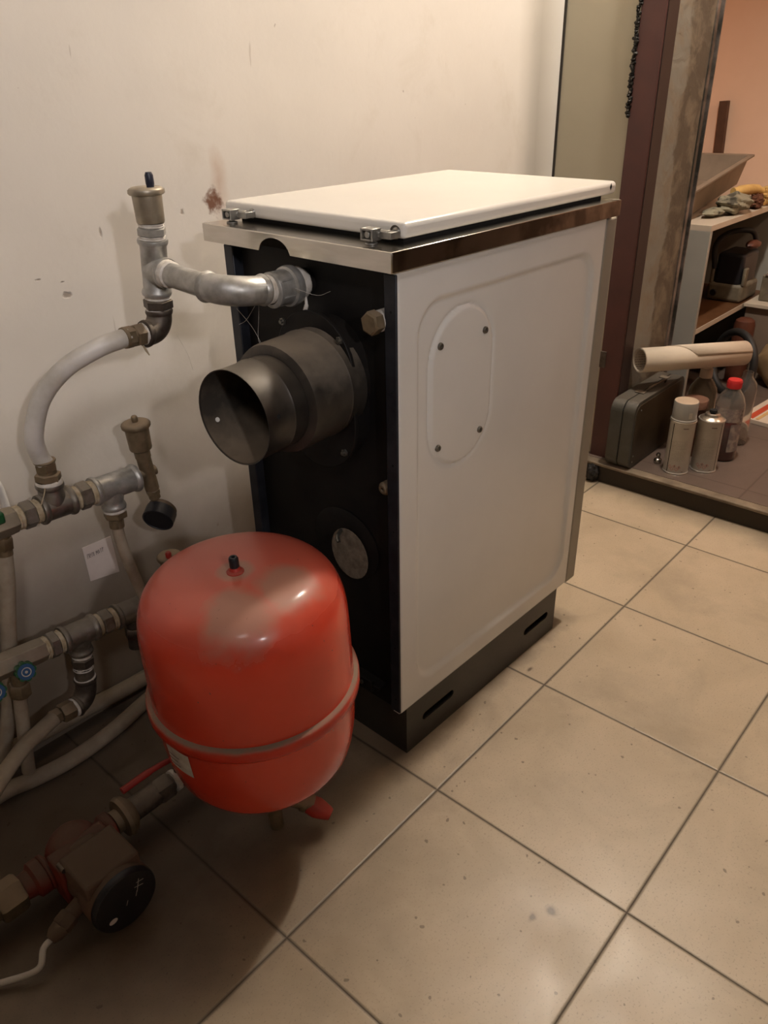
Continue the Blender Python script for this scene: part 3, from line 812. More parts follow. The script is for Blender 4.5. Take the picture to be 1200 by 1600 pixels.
# ================================================================= UPPER MANIFOLD
y = .50
um = thing('upper_manifold', 'row of grey galvanised tees along the wall with brass vent and black gauge', 'manifold', (-.60, y, .44))
zu = lambda x: .467+(-.473-x)*.048
T1a, T1b = (-.636, y, zu(-.636)), (-.583, y, zu(-.583))
T2a, T2b = (-.551, y, zu(-.551)), (-.476, y, zu(-.476))
tee(um, T1a, (-.585, y, zu(-.585)), (-.615, y, .474), (-.612, y, .510), .0200, M['galv_dusty'], .0175)
nipple(um, (-.585, y, zu(-.585)), (-.549, y, zu(-.549)), .0195, 'dusty')
tee(um, T2a, T2b, (-.522, y, .468), (-.522, y, .432), .0200, M['galv'], .0165)
b = B(); b.rod((-.478, y, zu(-.478)), (-.474, y, zu(-.474)), .0185); b.obj('end_plug', M['galv_dusty'], um)
nipple(um, (-.672, y, zu(-.672)), (-.636, y, zu(-.636)), .0185, 'dusty')
b = B(); b.hexn((-.760, y, .480), (-.672, y, zu(-.672)), .0205, .06, spin=.1); bd = b.obj('brass_valve_body', M['brass'], um, bevel=.001)
b = B(); b.box((-.745, y-.019, .484), (-.690, y+.004, .502)); b.obj('green_sticker', M['green'], bd, bevel=.004)
# hose joint above first tee
b = B(); b.lathe((-.612, y, .508), (0, 0, 1), [(.012, 0), (.0185, .001), (.019, .005), (.0175, .008)], 24, wob=.0004); b.obj('thread_tape', M['ptfe'], um)
b = B(); b.hexn((-.612, y, .514), (-.611, y, .526), .0185); b.hexn((-.611, y, .530), (-.611, y, .544), .0155, spin=.6); b.rod((-.611, y, .510), (-.611, y, .546), .0132, n=18); b.torus((-.611, y, .545), (0, 0, 1), .0135, .0022, 20, 8)
b.obj('compression_nut', M['brass_dusty'], um)
b = B(); b.tube(catmull([(-.626, .485, .512), (-.632, .480, .505), (-.641, .478, .492)]), .0008, 6); b.obj('hemp_strand', M['hemp'], um)
# down joint under second tee
b = B(); b.lathe((-.522, y, .432), (0, 0, -1), [(.012, -.001), (.0182, 0), (.0185, .004), (.016, .006)], 24, wob=.0004); b.obj('thread_tape', M['ptfe'], um)
b = B(); b.hexn((-.522, y, .427), (-.523, y, .415), .0185); b.hexn((-.523, y, .414), (-.524, y, .398), .0125, spin=.5); b.rod((-.522, y, .43), (-.524, y, .398), .0115, n=18)
b.obj('compression_nut', M['brass_dusty'], um)
# cross with vent and gauge
b = B(); b.rod((-.480, y, .467), (-.440, y, .468), .0085, n=16); b.rod((-.457, y, .500), (-.451, y, .437), .0115, n=18); b.rod((-.4575, y, .508), (-.4565, y, .496), .0125, n=18)
b.obj('brass_cross', M['brass_dusty'], um)
air_vent(um, (-.4575, y, .505), .052, .0195, M['brass_dusty'], M['brass_dusty'], (0, 0), (-.035, 0, 1), .010, .005)
b = B(); b.rod((-.4515, y, .440), (-.449, y, .420), .0095, n=14); b.hexn((-.451, y, .436), (-.4505, y, .428), .0115)
b.obj('gauge_stem', M['brass_dusty'], um)
# gauge: round black case lying flat to the wall, facing out to the lower left
gn = Vector((-.78, -.50, -.38)).normalized(); gc = Vector((-.449, .491, .394))
b = B(); b.lathe(gc-gn*.014, gn, [(0, 0), (.020, 0), (.0235, .003), (.0235, .024), (.0250, .0245), (.0250, .030), (.0230, .0305)], 36)
b.obj('pressure_gauge', M['brass_dark'], um)
gg = [o for o in um.children if o.name.startswith('pressure_gauge')][0]
b = B(); b.lathe(gc-gn*.014, gn, [(.0254, .010), (.0256, .0300), (.0232, .0308), (.0226, .0290), (0, .0290)], 36); b.obj('gauge_face', M['black_pl'], gg)

# drop hose from second tee
b = B(); b.tube(catmull([(-.5245, y, .400), (-.522, y, .36), (-.513, y, .30), (-.503, y-.004, .245)], 8), .0092, 16)
tag(b.obj('drop_hose', M['hose_dirty']), 'thin translucent hose hanging from the second tee over the paper note', 'hose')
# left hoses
b = B(); b.tube(catmull([(-.683, .545, .414), (-.692, .545, .36), (-.704, .545, .309), (-.727, .545, .21), (-.753, .545, .122), (-.785, .545, .047)], 8), .0115, 16)
hz = tag(b.obj('left_hose', M['hose_dirty']), 'dirty white hose dropping past the knobs at the left edge of the picture', 'hose')
b = B(); b.hexn((-.680, .545, .434), (-.683, .545, .414), .0145); b.rod((-.679, .545, .447), (-.684, .545, .405), .012, n=14); b.obj('compression_nut', M['brass_dusty'], hz)
b = B(); b.tube(catmull([(-.675, .562, .53), (-.660, .566, .508), (-.656, .568, .48), (-.656, .568, .45)], 6), .006, 12)
tag(b.obj('grey_conduit', M['hose']), 'short grey conduit behind the left end of the upper manifold', 'conduit')

# paper note
b = B(); q = [(-.550, .5855, .337), (-.497, .5845, .337), (-.495, .5850, .263), (-.549, .5858, .270)]
q2 = [(a, c+.0009, d) for a, c, d in q]
k0 = b.ring(q); k1 = b.ring(q2); b.face(tuple(k0), False); b.face(tuple(reversed(k1)), False); b.bridge(k0, k1)
nt = tag(b.obj('paper_note', M['note']), 'small square paper note with a handwritten word taped to the lower wall', 'note')
b = B(); S = []
import itertools
xx = 0.0
for gl in ([(0, 0), (0, 5), (3, 5), (3, 0)], [(0, 2.5), (2.5, 2.5), (2, 4.5), (.5, 4.5), (0, 1), (2, 0)], [(0, 0), (.4, 4.5), (2.8, 4.5), (2.8, 0)], [(0, 0), (0, 4.5)], [(0, 0), (.2, 4.5), (1.5, 2), (3, 4.5), (3.2, 0)], [(0, 0), (1.3, 4.5), (2.6, 0), (2, 1.8), (.7, 1.8)], [(1.3, 0), (1.3, 4.5), (0, 4.5), (3, 4.6)], [(0, 0), (.2, 5), (2.3, 4.2), (.3, 2.6)]):
    S.append([(xx+p*.0009, qv*.0016) for p, qv in gl]); xx += .0040
b.strokes(S, (-.545, .5845, .314), (1, -.015, .06), (0, 0, 1), (0, -1, 0), .0007); b.obj('handwriting', M['ink'], nt)

# ================================================================= LOWER MANIFOLD
zl = lambda x: .237+(-.519-x)*.085
lm_ = thing('lower_manifold', 'dusty galvanised tees with a gold bar of valves low on the wall', 'manifold', (-.64, y, .2))
tee(lm_, (-.655, y, zl(-.655)), (-.598, y, zl(-.598)), (-.627, y, zl(-.627)), (-.629, y, zl(-.627)-.036), .0200, M['galv_dusty'], .0165)
nipple(lm_, (-.598, y, zl(-.598)), (-.562, y, zl(-.562)), .0195, 'dusty')
b = B(); b.lathe((-.562, y, zl(-.562)), (1, 0, -.085), [(.016, 0), (.022, .001), (.022, .006), (.0195, .009), (.0195, .16), (.0, .16)], 28); b.obj('pipe', M['galv_dusty'], lm_)
nipple(lm_, (-.685, y, zl(-.685)), (-.655, y, zl(-.655)), .0195, 'dusty')
b = B(); b.hexn((-.80, y, .262), (-.683, y, zl(-.683)), .020, .05, spin=.1); b.obj('brass_bar', M['brass'], lm_, bevel=.001)
for (kx, kz) in ((-.728, .248), (-.775, .240)):
    b = B(); d = Vector((-.1, -1, .35)).normalized(); c0 = Vector((kx, y-.018, kz))
    b.rod(c0, c0+d*.010, .008, n=14)
    for k in range(8):
        a = 2*pi*k/8; X_, Y_, _ = frame_of(d); b.rod(c0+d*.008+(X_*cos(a)+Y_*sin(a))*.0105, c0+d*.020+(X_*cos(a)+Y_*sin(a))*.0105, .0048, n=10)
    b.rod(c0+d*.008, c0+d*.020, .0125, n=24)
    kb = b.obj('valve_knob', M['green'], lm_)
    b = B(); b.lathe(c0+d*.0196, d, [(.0125, 0), (.0122, .0012), (0, .0014)], 24); b.obj('knob_disc', M['blue'], kb)
    b = B(); b.lathe(c0+d*.0211, d, [(.0058, 0), (.0072, .0002)], 20); b.lathe(c0+d*.0211, d, [(0, .0002), (.0022, .0002)], 12); b.obj('knob_print', M['label'], kb)
# joints under the bar
for jx in (-.735,):
    b = B(); b.rod((jx+.005, y, .235), (jx, y, .19), .012, n=16); b.hexn((jx+.002, y, .215), (jx, y, .192), .0165); b.obj('compression_nut', M['brass_dusty'], lm_)
nipple(lm_, (-.629, y, zl(-.627)-.036), (-.633, y, .178), .0165, 'iron')
b = B(); b.rod((-.632, y, .190), (-.634, y, .160), .0155, n=20); b.obj('pipe_socket', M['galv_dusty'], lm_)
b = B(); b.torus((-.634, y, .161), (0, 0, 1), .0152, .0025, 24, 8); b.obj('thread_tape', M['ptfe'], lm_)
elbow(lm_, (-.634, y, .162), (-.636, y, .118), (-.664, y-.005, .120), .0158, M['iron'])
b = B(); b.torus((-.665, y-.005, .1205), (1, .1, 0), .0138, .0028, 20, 8); b.obj('thread_tape', M['ptfe'], lm_)
b = B(); b.hexn((-.667, y-.005, .121), (-.690, y-.007, .124), .0165); b.hexn((-.691, y-.007, .124), (-.708, y-.008, .126), .0135, spin=.8); b.obj('compression_nut', M['brass_dusty'], lm_)
# under the pipe end, behind the tank
b = B(); b.rod((-.530, y, .225), (-.535, y, .165), .013, n=16); b.hexn((-.532, y, .205), (-.534, y, .185), .0165); b.obj('drain_joint', M['iron'], lm_)
air_vent(lm_, (-.442, y, .255), .052, .0190, M['brass_dusty'], M['red_pl'], (.45, -.35), (0, 0, 1), .011, .0052)
b = B(); b.rod((-.442, y, .225), (-.442, y, .262), .011, n=16); b.obj('vent_stem', M['brass_dusty'], lm_)

b = B(); b.tube(catmull([(-.703, y-.010, .1255), (-.730, y-.020, .1265), (-.77, y-.035, .125), (-.83, y-.06, .105), (-.90, .42, .05)], 8), .0125, 18)
tag(b.obj('side_hose', M['hose_dirty']), 'dirty white hose running left from the rusty lower elbow', 'hose')
b = B(); b.tube(catmull([(-.736, y+.004, .191), (-.742, y+.005, .15), (-.75, y+.004, .10), (-.758, y+.004, .045)], 8), .0105, 16)
tag(b.obj('valve_hose', M['hose_dirty']), 'short white hose dropping straight below the green knob', 'hose')
b = B(); b.tube(catmull([(-.93, .50, .014), (-.86, .518, .014), (-.796, .525, .014), (-.744, .512, .014), (-.679, .505, .014), (-.598, .514, .014), (-.509, .535, .014), (-.40, .545, .014), (-.20, .55, .014)], 8), .0135, 18)
tag(b.obj('floor_hose', M['hose_dirty']), 'thick grey-white hose lying on the floor behind the red tank', 'hose')
b = B(); b.tube(catmull([(-.93, .569, .055), (-.632, .570, .040), (-.498, .568, .034), (-.10, .57, .03)], 8), .0145, 18)
tag(b.obj('wall_pipe', M['hose_dirty']), 'pale pipe running along the foot of the wall above the floor hose', 'pipe')

# ================================================================= EXPANSION TANK
TX, TY, TR, TZ0, TZ1 = -.5455, .1475, .1380, .062, .488
tk = thing('expansion_tank', 'round red expansion tank with a rolled seam standing behind the boiler', 'tank', (TX, TY, .010), (-.009, -.017, 0))
b = B(); prof = []
zs = .265
ro, H1 = .078, .488
for i in range(17):
    a = pi/2*i/16; prof.append(((TR-.004-.062)*1.0+.062*cos(pi/2-a) if i else 0, H1-.062*(1-sin(pi/2-a))))
H1 = .4715
prof = [(0, H1), (.020, .4714), (.045, .4708), (.070, .4685), (.093, .4640), (.110, .4550), (.1225, .4415), (.1305, .4235), (.1345, .4020), (.1358, .3780), (.1363, .35), (.1367, .32), (TR-.0012, .299), (TR, .293)]
prof2 = [(TR, .277), (TR-.0015, .271), (TR-.0025, .248), (.1345, .228), (.1325, .205), (.1285, .184), (.1230, .166), (.1130, .151), (.1000, .1400), (.084, .133), (.062, .1285), (.035, .1265), (0, .126)]
prof = catmull([(p, 0, q) for p, q in prof], 4); prof2 = catmull([(p, 0, q) for p, q in prof2], 4)
prof = [(max(0, p.x), p.z) for p in prof]; prof2 = [(max(0, p.x), p.z) for p in prof2]
b.lathe((0, 0, 0), (0, 0, 1), prof+prof2, 96)
body = b.obj('tank_body', M['tank'], tk, local=True, angle=60)
b = B(); b.lathe((0, 0, 0), (0, 0, 1), [(TR-.001, .296), (TR+.0045, .2945), (TR+.0060, .2925), (TR+.0066, .289), (TR+.0066, .279), (TR+.004, .275), (TR-.001, .273)], 96)
b.obj('clamp_seam', mat('seam_red_dusty', (.50, .028, .012), .3, 0, (.42, .024, .01), 12, dust=.95, dcol=(.22, .17, .115), bump=.2, bsc=150), tk, local=True, angle=50)
b = B(); b.lathe((-.010, -.010, H1-.001), (0, 0, 1), [(.011, 0), (.011, .002), (.0075, .004), (.006, .008), (0, .008)], 20); b.obj('valve_stem', M['red_pl'], tk, local=True)
b = B(); b.lathe((-.010, -.010, H1+.006), (0, 0, 1), [(.0058, 0), (.0062, .002), (.0062, .013), (.005, .0155), (.0025, .0155), (.0022, .012), (0, .012)], 16); b.obj('valve_cap', M['black_pl'], tk, local=True)
# label below the seam on the left
b = B(); a0 = radians(172)
for i in range(10):
    p0 = a0+.34*i/10; p1 = a0+.34*(i+1)/10
    b.poly([(.1352*cos(p0), .1352*sin(p0), .226), (.1352*cos(p1), .1352*sin(p1), .226), (.1378*cos(p1), .1378*sin(p1), .266), (.1378*cos(p0), .1378*sin(p0), .266)])
lb = b.obj('label', M['label'], tk, local=True)
b = B()
for k in range(3): b.cyl_rect((0, 0, .238+k*.007), TR+.0008, -.030+.004*(k % 2), -.008, 0, .002, a0, 4)
b.obj('label_print', M['ink'], lb, local=True)
# bottom connection and red drain cap
b = B(); P = catmull([(0, 0, .130), (.001, -.001, .080), (.010, -.012, .058), (.026, -.030, .046), (.038, -.046, .037)], 6); b.tube(P, .0135, 18); b.rod((0, 0, -.009), (0, 0, .125), .011, n=16); dd = Vector((.42, -.80, -.42)).normalized(); cc = Vector((.034, -.040, .038)); b.lathe(cc-dd*.030, dd, [(0, 0), (.013, .002), (.0135, .02), (.0155, .022), (.0155, .029), (.0, .031)], 20)
b.obj('bottom_pipe', M['brass_dusty'], tk, local=True)
d = Vector((.42, -.80, -.42)).normalized()
b = B(); b.lathe((.034, -.040, .038), d, [(0, 0), (.0140, .001), (.0150, .010), (.0158, .014), (.0148, .019), (.0112, .033), (.0098, .036), (.0092, .038)], 28); dc = b.obj('drain_cap', M['red_pl'], tk, local=True)
b = B(); b.lathe((.034, -.040, .038), d, [(.0092, .0378), (.0085, .0386), (0, .0386)], 18); b.obj('cap_end', M['iron'], dc, local=True)

# ================================================================= PUMP LINE
pp = thing('return_pipe', 'dusty return pipe with a red-handled ball valve running on the floor under the tank', 'pipe', (-.66, .30, 0))
PY, PZ = .300, .052
b = B(); b.rod((-.705, PY, PZ), (-.345, PY, PZ+.003), .0135, n=20); b.obj('pipe', M['iron'], pp)
b = B(); b.hexn((-.655, PY, PZ), (-.628, PY, PZ), .022); b.hexn((-.612, PY, PZ), (-.596, PY, PZ), .019); b.rod((-.70, PY, PZ), (-.65, PY, PZ), .0185, n=20); b.obj('valve_body', M['iron'], pp)
for xx_ in (-.624, -.590):
    b = B(); b.lathe((xx_, PY, PZ), (1, 0, 0), [(.013, 0), (.0185, .002), (.0180, .009), (.013, .012)], 20, wob=.0008); b.obj('thread_tape', M['ptfe'], pp)
b = B(); b.rod((-.612, PY-.002, PZ+.01), (-.612, PY-.004, .094), .006, n=12); b.obj('valve_stem', M['iron'], pp)
b = B(); b.tube(catmull([(-.612, PY-.004, .094), (-.625, PY-.004, .101), (-.66, PY-.004, .105), (-.705, PY-.004, .104)], 6), [.0035]*6+[.0045]*6+[.0055]*7, 10); b.obj('lever_handle', M['valvered'], pp)
b = B(); b.lathe((-.728, PY, PZ), (1, 0, 0), [(0, 0), (.018, 0), (.018, .010), (.030, .012), (.032, .018), (.029, .026), (.018, .034), (.017, .045), (.0, .045)], 30); b.obj('union_nut', M['brass_dusty'], pp)

pm = thing('circulation_pump', 'dust-covered red circulation pump with a round black face low at the left', 'pump', (-.79, PY, 0))
b = B(); b.blob((-.790, PY, PZ+.004), (.040, .036, .042), 28, 18); b.lathe((-.838, PY, PZ), (1, 0, 0), [(0, 0), (.027, 0), (.027, .007), (.017, .010), (.018, .09), (.024, .094), (.024, .108), (0, .108)], 28)
b.box((-.832, PY-.050, .018), (-.750, PY-.012, .092)); b.obj('pump_casting', M['pumpred'], pm, bevel=.004)
b = B(); fc = Vector((-.786, .176, .054)); d = Vector((0, -1, 0))
b.lathe(fc-d*.105, d, [(.030, 0), (.042, .004), (.043, .060), (.0455, .064), (.0465, .096), (.045, .101)], 40); b.box((-.826, .190, .055), (-.746, .262, .1015)); b.obj('motor_housing', M['pumpdust'], pm, bevel=.004)
b = B(); b.lathe(fc, d, [(.0465, -.006), (.0465, .000), (.0445, .004), (.040, .0048), (0, .0052)], 40); fcp = b.obj('face_plate', M['black_pl'], pm)
yf = .176-.0056
b = B(); b.poly([(-.786-.024+.0062*cos(2*pi*i/16), yf-.0003, .054-.014+.0045*sin(2*pi*i/16)) for i in range(16)]); b.obj('indicator', M['note'], fcp)
b = B(); b.strokes([[(.016, .006), (.022, .026)], [(.014, .016), (.026, .012)], [(.018, .022), (.028, .020)], [(.013, .0), (.016, .008)], [(-.002, -.004), (.001, .003)]], (-.786, yf-.0004, .054), (1, 0, 0), (0, 0, 1), (0, -1, 0), .0011); b.obj('face_print', M['label'], fcp)
for sx, sz in ((-.826, .094), (-.752, .094), (-.826, .018), (-.752, .018)):
    b = B(); b.rod((sx, PY-.055, sz), (sx, PY-.040, sz), .0045, n=10); b.obj('casting_screw', M['iron'], pm)
d = Vector((-.75, -.14, -.18)).normalized(); g0 = Vector((-.826, .222, .050))
b = B(); b.rod(g0, g0+d*.020, .011, n=16); b.hexn(g0+d*.018, g0+d*.036, .0140); b.lathe(g0+d*.036, d, [(.0125, 0), (.0115, .010), (.007, .018), (0, .018)], 18); b.obj('cable_gland', M['pumpdust'], pm)
e = g0+d*.052
b = B(); b.tube(catmull([e, e+d*.014, (-.905, .2, .022), (-.94, .225, .012), (-1.0, .27, .006)], 8), .0042, 10)
tag(b.obj('power_cable', M['hose']), 'thin white power cable leaving the pump towards the left edge', 'cable')
b = B(); b.lathe((-.838, PY, PZ), (-1, 0, 0), [(.0, 0), (.026, .0005), (.026, .014), (.020, .018), (.018, .030), (.0, .030)], 24); b.obj('pump_flange', M['pumpred'], pm)
lp = thing('left_valve', 'dusty brass union and pipe entering the pump at the left edge', 'valve', (-.91, PY, 0))
b = B(); b.hexn((-.869, PY, PZ), (-.905, PY, PZ), .027); b.obj('union_nut', M['brass_dusty'], lp)
b = B(); b.rod((-.900, PY, PZ), (-1.15, PY, PZ), .0185, n=20); b.lathe((-.915, PY, PZ), (-1, 0, 0), [(.0185, 0), (.026, .003), (.026, .03), (.0185, .034)], 20); b.rod((-.930, PY, PZ), (-.930, PY, .004), .012, n=14); b.obj('pipe', M['brass_dusty'], lp)

# cobweb strands by the elbow
b = B()
for P in ([(-.36, .294, .752), (-.358, .30, .728), (-.36, .303, .70), (-.36, .296, .688)], [(-.36, .303, .745), (-.36, .325, .722), (-.358, .345, .712)], [(-.359, .345, .735), (-.36, .315, .715), (-.36, .296, .692)], [(-.345, .235, .775), (-.335, .205, .768), (-.33, .185, .775)], [(-.42, .41, .70), (-.41, .405, .67), (-.405, .405, .645)]):
    b.tube(catmull(P, 4), .0002, 5)
tag(b.obj('cobweb', M['ptfe']), 'thin dusty cobweb strands hanging below the elbow in front of the black back', 'cobweb', kind='stuff')

# ================================================================= NEXT ROOM
F2 = .0575
sh = thing('shelf_unit', 'low pale laminate shelf unit standing behind the door jamb', 'shelf', (1.39, .332, F2))
SX0, SX1, SY0, SY1, ST = 1.388, 2.06, .332, .70, .623
b = B(); b.box((SX0, SY0, ST-.017), (SX1, SY1, ST)); b.obj('top_board', M['shelf'], sh, bevel=.0008)
b = B(); b.box((SX0, SY0, F2), (SX0+.017, SY1, ST-.017)); b.obj('end_panel', M['shelf_side'], sh, bevel=.0008)
b = B(); b.box((SX1-.017, SY0, F2), (SX1, SY1, ST-.017)); b.obj('end_panel', M['shelf_side'], sh, bevel=.0008)
b = B(); b.box((SX0+.017, SY0+.002, .296), (SX1-.017, SY1, .312)); b.obj('middle_shelf', [M['shelf_in']], sh)
b = B(); b.box((SX0+.017, SY0, .296), (SX1-.017, SY0+.002, .312)); b.obj('shelf_edging', M['shelf'], sh)
b = B(); b.box((SX0+.017, SY1-.006, F2), (SX1-.017, SY1, ST-.017)); b.obj('back_board', M['shelf_in'], sh)

# mortar trough, tilted up at the far end
tr = thing('mixing_trough', 'grey-brown mortar trough tilted up on top of the shelf unit', 'trough', (1.40, .53, ST+.001), (0, -.108, .055))
b = B(); Lx, Wy, Hz = .56, .235, .082; fl_ = .016


def rect_ring(x0, x1, y0, y1, z, rr=.012, n=4):
    pts = []
    for cx, cy, a0 in ((x1-rr, y1-rr, 0), (x0+rr, y1-rr, pi/2), (x0+rr, y0+rr, pi), (x1-rr, y0+rr, 3*pi/2)):
        for i in range(n+1): a = a0+pi/2*i/n; pts.append((cx+rr*cos(a), cy+rr*sin(a), z))
    return pts


yc = 0.0; y0_, y1_ = -.118, .118
R_ = [b.ring(rect_ring(.03, Lx-.03, y0_+.022, y1_-.022, 0)), b.ring(rect_ring(.004, Lx-.004, y0_+.004, y1_-.004, Hz)), b.ring(rect_ring(-fl_+.006, Lx+fl_-.006, y0_-fl_+.006, y1_+fl_-.006, Hz)), b.ring(rect_ring(-fl_+.006, Lx+fl_-.006, y0_-fl_+.006, y1_+fl_-.006, Hz+.005)), b.ring(rect_ring(.008, Lx-.008, y0_+.008, y1_-.008, Hz+.004)), b.ring(rect_ring(.034, Lx-.034, y0_+.026, y1_-.026, .004))]
for a, c in zip(R_, R_[1:]): b.bridge(a, c)
b.face(tuple(reversed(R_[0]))); b.face(tuple(R_[-1]))
b.obj('trough_body', M['trough'], tr, local=True, angle=30)

b = B(); b.obox((2.082, .603, .775), ((0, 1, -.06), (1, 0, -.03), (0.03, .06, 1)), (.0155, .010, .155)); bm_ = b.obj('wooden_stick', M['wood'], bevel=.001)
tag(bm_, 'dark brown wooden stick leaning upright against the peach wall', 'stick')

# things on top of the shelf
b = B(); b.blob((1.66, .374, ST+.031), (.085, .045, .028), 40, 20, .14, 5, 2.2); b.blob((1.57, .395, ST+.014), (.07, .026, .012), 30, 12, .12, 9, 2.0)
tag(b.obj('crumpled_cloth', M['cloth']), 'crumpled grey-green cloth lying on the shelf top', 'cloth')
b = B(); b.tube(catmull([(1.70, .395, ST+.058), (1.74, .378, ST+.060), (1.80, .365, ST+.058), (1.84, .352, ST+.05)], 5), [.013]*3+[.016]*10+[.012]*3, 14)
tag(b.obj('yellow_glove', M['yellow']), 'rolled yellow work glove on the grey-green cloth', 'glove')
b = B(); b.blob((1.80, .350, ST+.022), (.035, .022, .022), 24, 14, .22, 2, 3); tag(b.obj('brown_rag', M['brownrag']), 'small dark brown rag beside the yellow glove', 'rag')
b = B(); b.blob((1.90, .352, ST+.03), (.045, .028, .028), 24, 14, .15, 8, 2.5); b.torus((1.875, .345, ST+.035), (1, -.2, 0), .020, .006, 24, 8)
tag(b.obj('yellow_roll', [M['yellow']]), 'yellow roll at the right end of the shelf top', 'roll')

# chainsaw-like machine on the middle shelf
mc = thing('power_tool', 'cream and black petrol power tool sitting in the shelf under the top board', 'tool', (1.86, .395, .312))
b = B(); b.box((1.80, .340, .313), (1.96, .462, .375)); b.obj('cream_housing', M['cream'], mc, bevel=.012, seg=3)
for ya in (.338, .446): b = B(); b.box((1.802, ya, .37), (1.83, ya+.012, .43)); b.obj('side_guard', M['cream'], mc, bevel=.004)
b = B(); b.box((1.805, .352, .362), (1.95, .444, .475)); b.obj('engine_cover', M['black_pl'], mc, bevel=.012, seg=3)
b = B(); b.lathe((1.798, .436, .340), (-1, 0, 0), [(0, .004), (.010, .004), (.012, 0)], 18); b.obj('fuel_cap', M['black_pl'], mc)
b = B(); b.blob((1.84, .345, .505), (.04, .022, .014), 24, 12, .05, 1); b.obj('orange_cap', M['dullorange'], mc)
b = B(); b.tube(catmull([(1.81, .45, .42), (1.80, .455, .50), (1.82, .42, .54), (1.85, .36, .545), (1.88, .345, .50)], 6), .009, 10); b.obj('handle', M['rubber'], mc)
# low cabinet with box on it
cb = thing('low_cabinet', 'brown-grey low cabinet standing in front of the shelf unit at the right', 'cabinet', (1.95, .17, F2))
b = B(); b.box((1.82, -.05, F2), (2.08, .322, .306)); b.obj('carcass', M['cab'], cb, bevel=.002)
b = B(); b.box((1.805, -.055, .306), (2.085, .327, .318)); b.obj('cabinet_top', M['shelf'], cb, bevel=.001)
b = B(); b.box((1.86, .20, .319), (1.98, .300, .405)); bx = b.obj('cream_box', M['cream'], bevel=.003); tag(bx, 'cream box with dark print standing on the low cabinet at the right edge', 'box')
b = B(); b.box((1.855, .22, .405), (1.90, .29, .409)); b.strokes([[(-.03, k*.012), (.03, k*.012)] for k in range(5)], (1.8593, .25, .335), (0, 1, 0), (0, 0, 1), (-1, 0, 0), .003); b.obj('printed_lines', M['ink'], bx)
b = B(); b.lathe((1.755, .295, F2), (0, 0, 1), [(0, 0), (.038, 0), (.034, .004), (.034, .20), (.030, .215), (.020, .222), (.0, .222)], 28)
tag(b.obj('orange_canister', M['dullorange']), 'dull orange canister standing below the middle shelf behind the black ring', 'canister')
b = B(); b.torus((1.60, .262, F2+.112), (-.80, .55, .10), .100, .0125, 48, 12)
tag(b.obj('black_ring', M['rubber']), 'black rubber ring standing upright behind the paper roll', 'ring')
b = B(); b.blob((1.765, .130, F2+.083), (.050, .105, .095), 36, 20, .08, 6, 1.6)
tag(b.obj('tan_bag', M['bag']), 'slumped tan cloth bag seen through the black ring', 'bag')
# striped board on the floor
sb = thing('striped_board', 'flat white board with red and yellow stripes lying on the next room floor', 'board', (1.6, .07, F2), (0, 0, -.10))
b = B(); b.box((-.21, -.035, .001), (.11, .060, .013)); b.obj('board', M['striped'], sb, local=True)
b = B(); b.box((-.20, .020, .0132), (.10, .040, .0142)); b.obj('red_stripe', M['stripe_red'], sb, local=True)
b = B(); b.box((-.20, .002, .0132), (.10, .012, .0142)); b.obj('yellow_stripe', M['stripe_yel'], sb, local=True)

# hard case on edge
ca = thing('tool_case', 'grey-green hard case standing on edge against the door jamb', 'case', (.845, .25, F2+.001))
cx0, cx1, cz0, cz1 = .838, 1.16, F2+.001, F2+.194
prof_ = [(p, q) for p, q, _ in rect_ring(cx0, cx1, cz0, cz1, 0, .030, 6)]
for (ya, yb, nm, mm) in ((.2515, .2835, 'case_half', 'case'), (.2865, .3205, 'case_half', 'case')):
    b = B(); b.plate(prof_, [], (0, ya, 0), (1, 0, 0), (0, 0, 1), (0, 1, 0), yb-ya); b.obj(nm, M[mm], ca, bevel=.005, seg=3)
b = B(); pr2 = [(p, q) for p, q, _ in rect_ring(cx0+.003, cx1-.003, cz0+.003, cz1-.003, 0, .028, 6)]
b.plate(pr2, [], (0, .283, 0), (1, 0, 0), (0, 0, 1), (0, 1, 0), .004); b.obj('seam', M['hole'], ca)
b = B(); pr3 = [(p, q) for p, q, _ in rect_ring(cx0+.012, cx1-.012, cz0+.010, cz1-.010, 0, .022, 6)]
b.plate(pr3, [], (0, .2502, 0), (1, 0, 0), (0, 0, 1), (0, 1, 0), .0016); b.obj('side_sheet', M['caselid'], ca, bevel=.0008)
b = B(); hz_ = cz1
b.tube(catmull([(.955, .276, hz_+.001), (.965, .270, hz_+.010), (1.00, .264, hz_+.014), (1.04, .262, hz_+.013), (1.055, .268, hz_+.002)], 5), .0032, 8); b.obj('handle', M['iron'], ca)
for xa in (.925, 1.08): b = B(); b.box((xa, .272, hz_-.012), (xa+.02, .298, hz_+.003)); b.obj('latch', M['iron'], ca, bevel=.001)
for (xx_, zz_) in ((.862, .095), (.860, .078), (.875, .225)): b = B(); b.lathe((xx_, .2500, zz_), (0, -1, 0), [(.0028, 0), (.0024, .0010), (0, .0012)], 12); b.obj('rivet', M['screw'], ca)

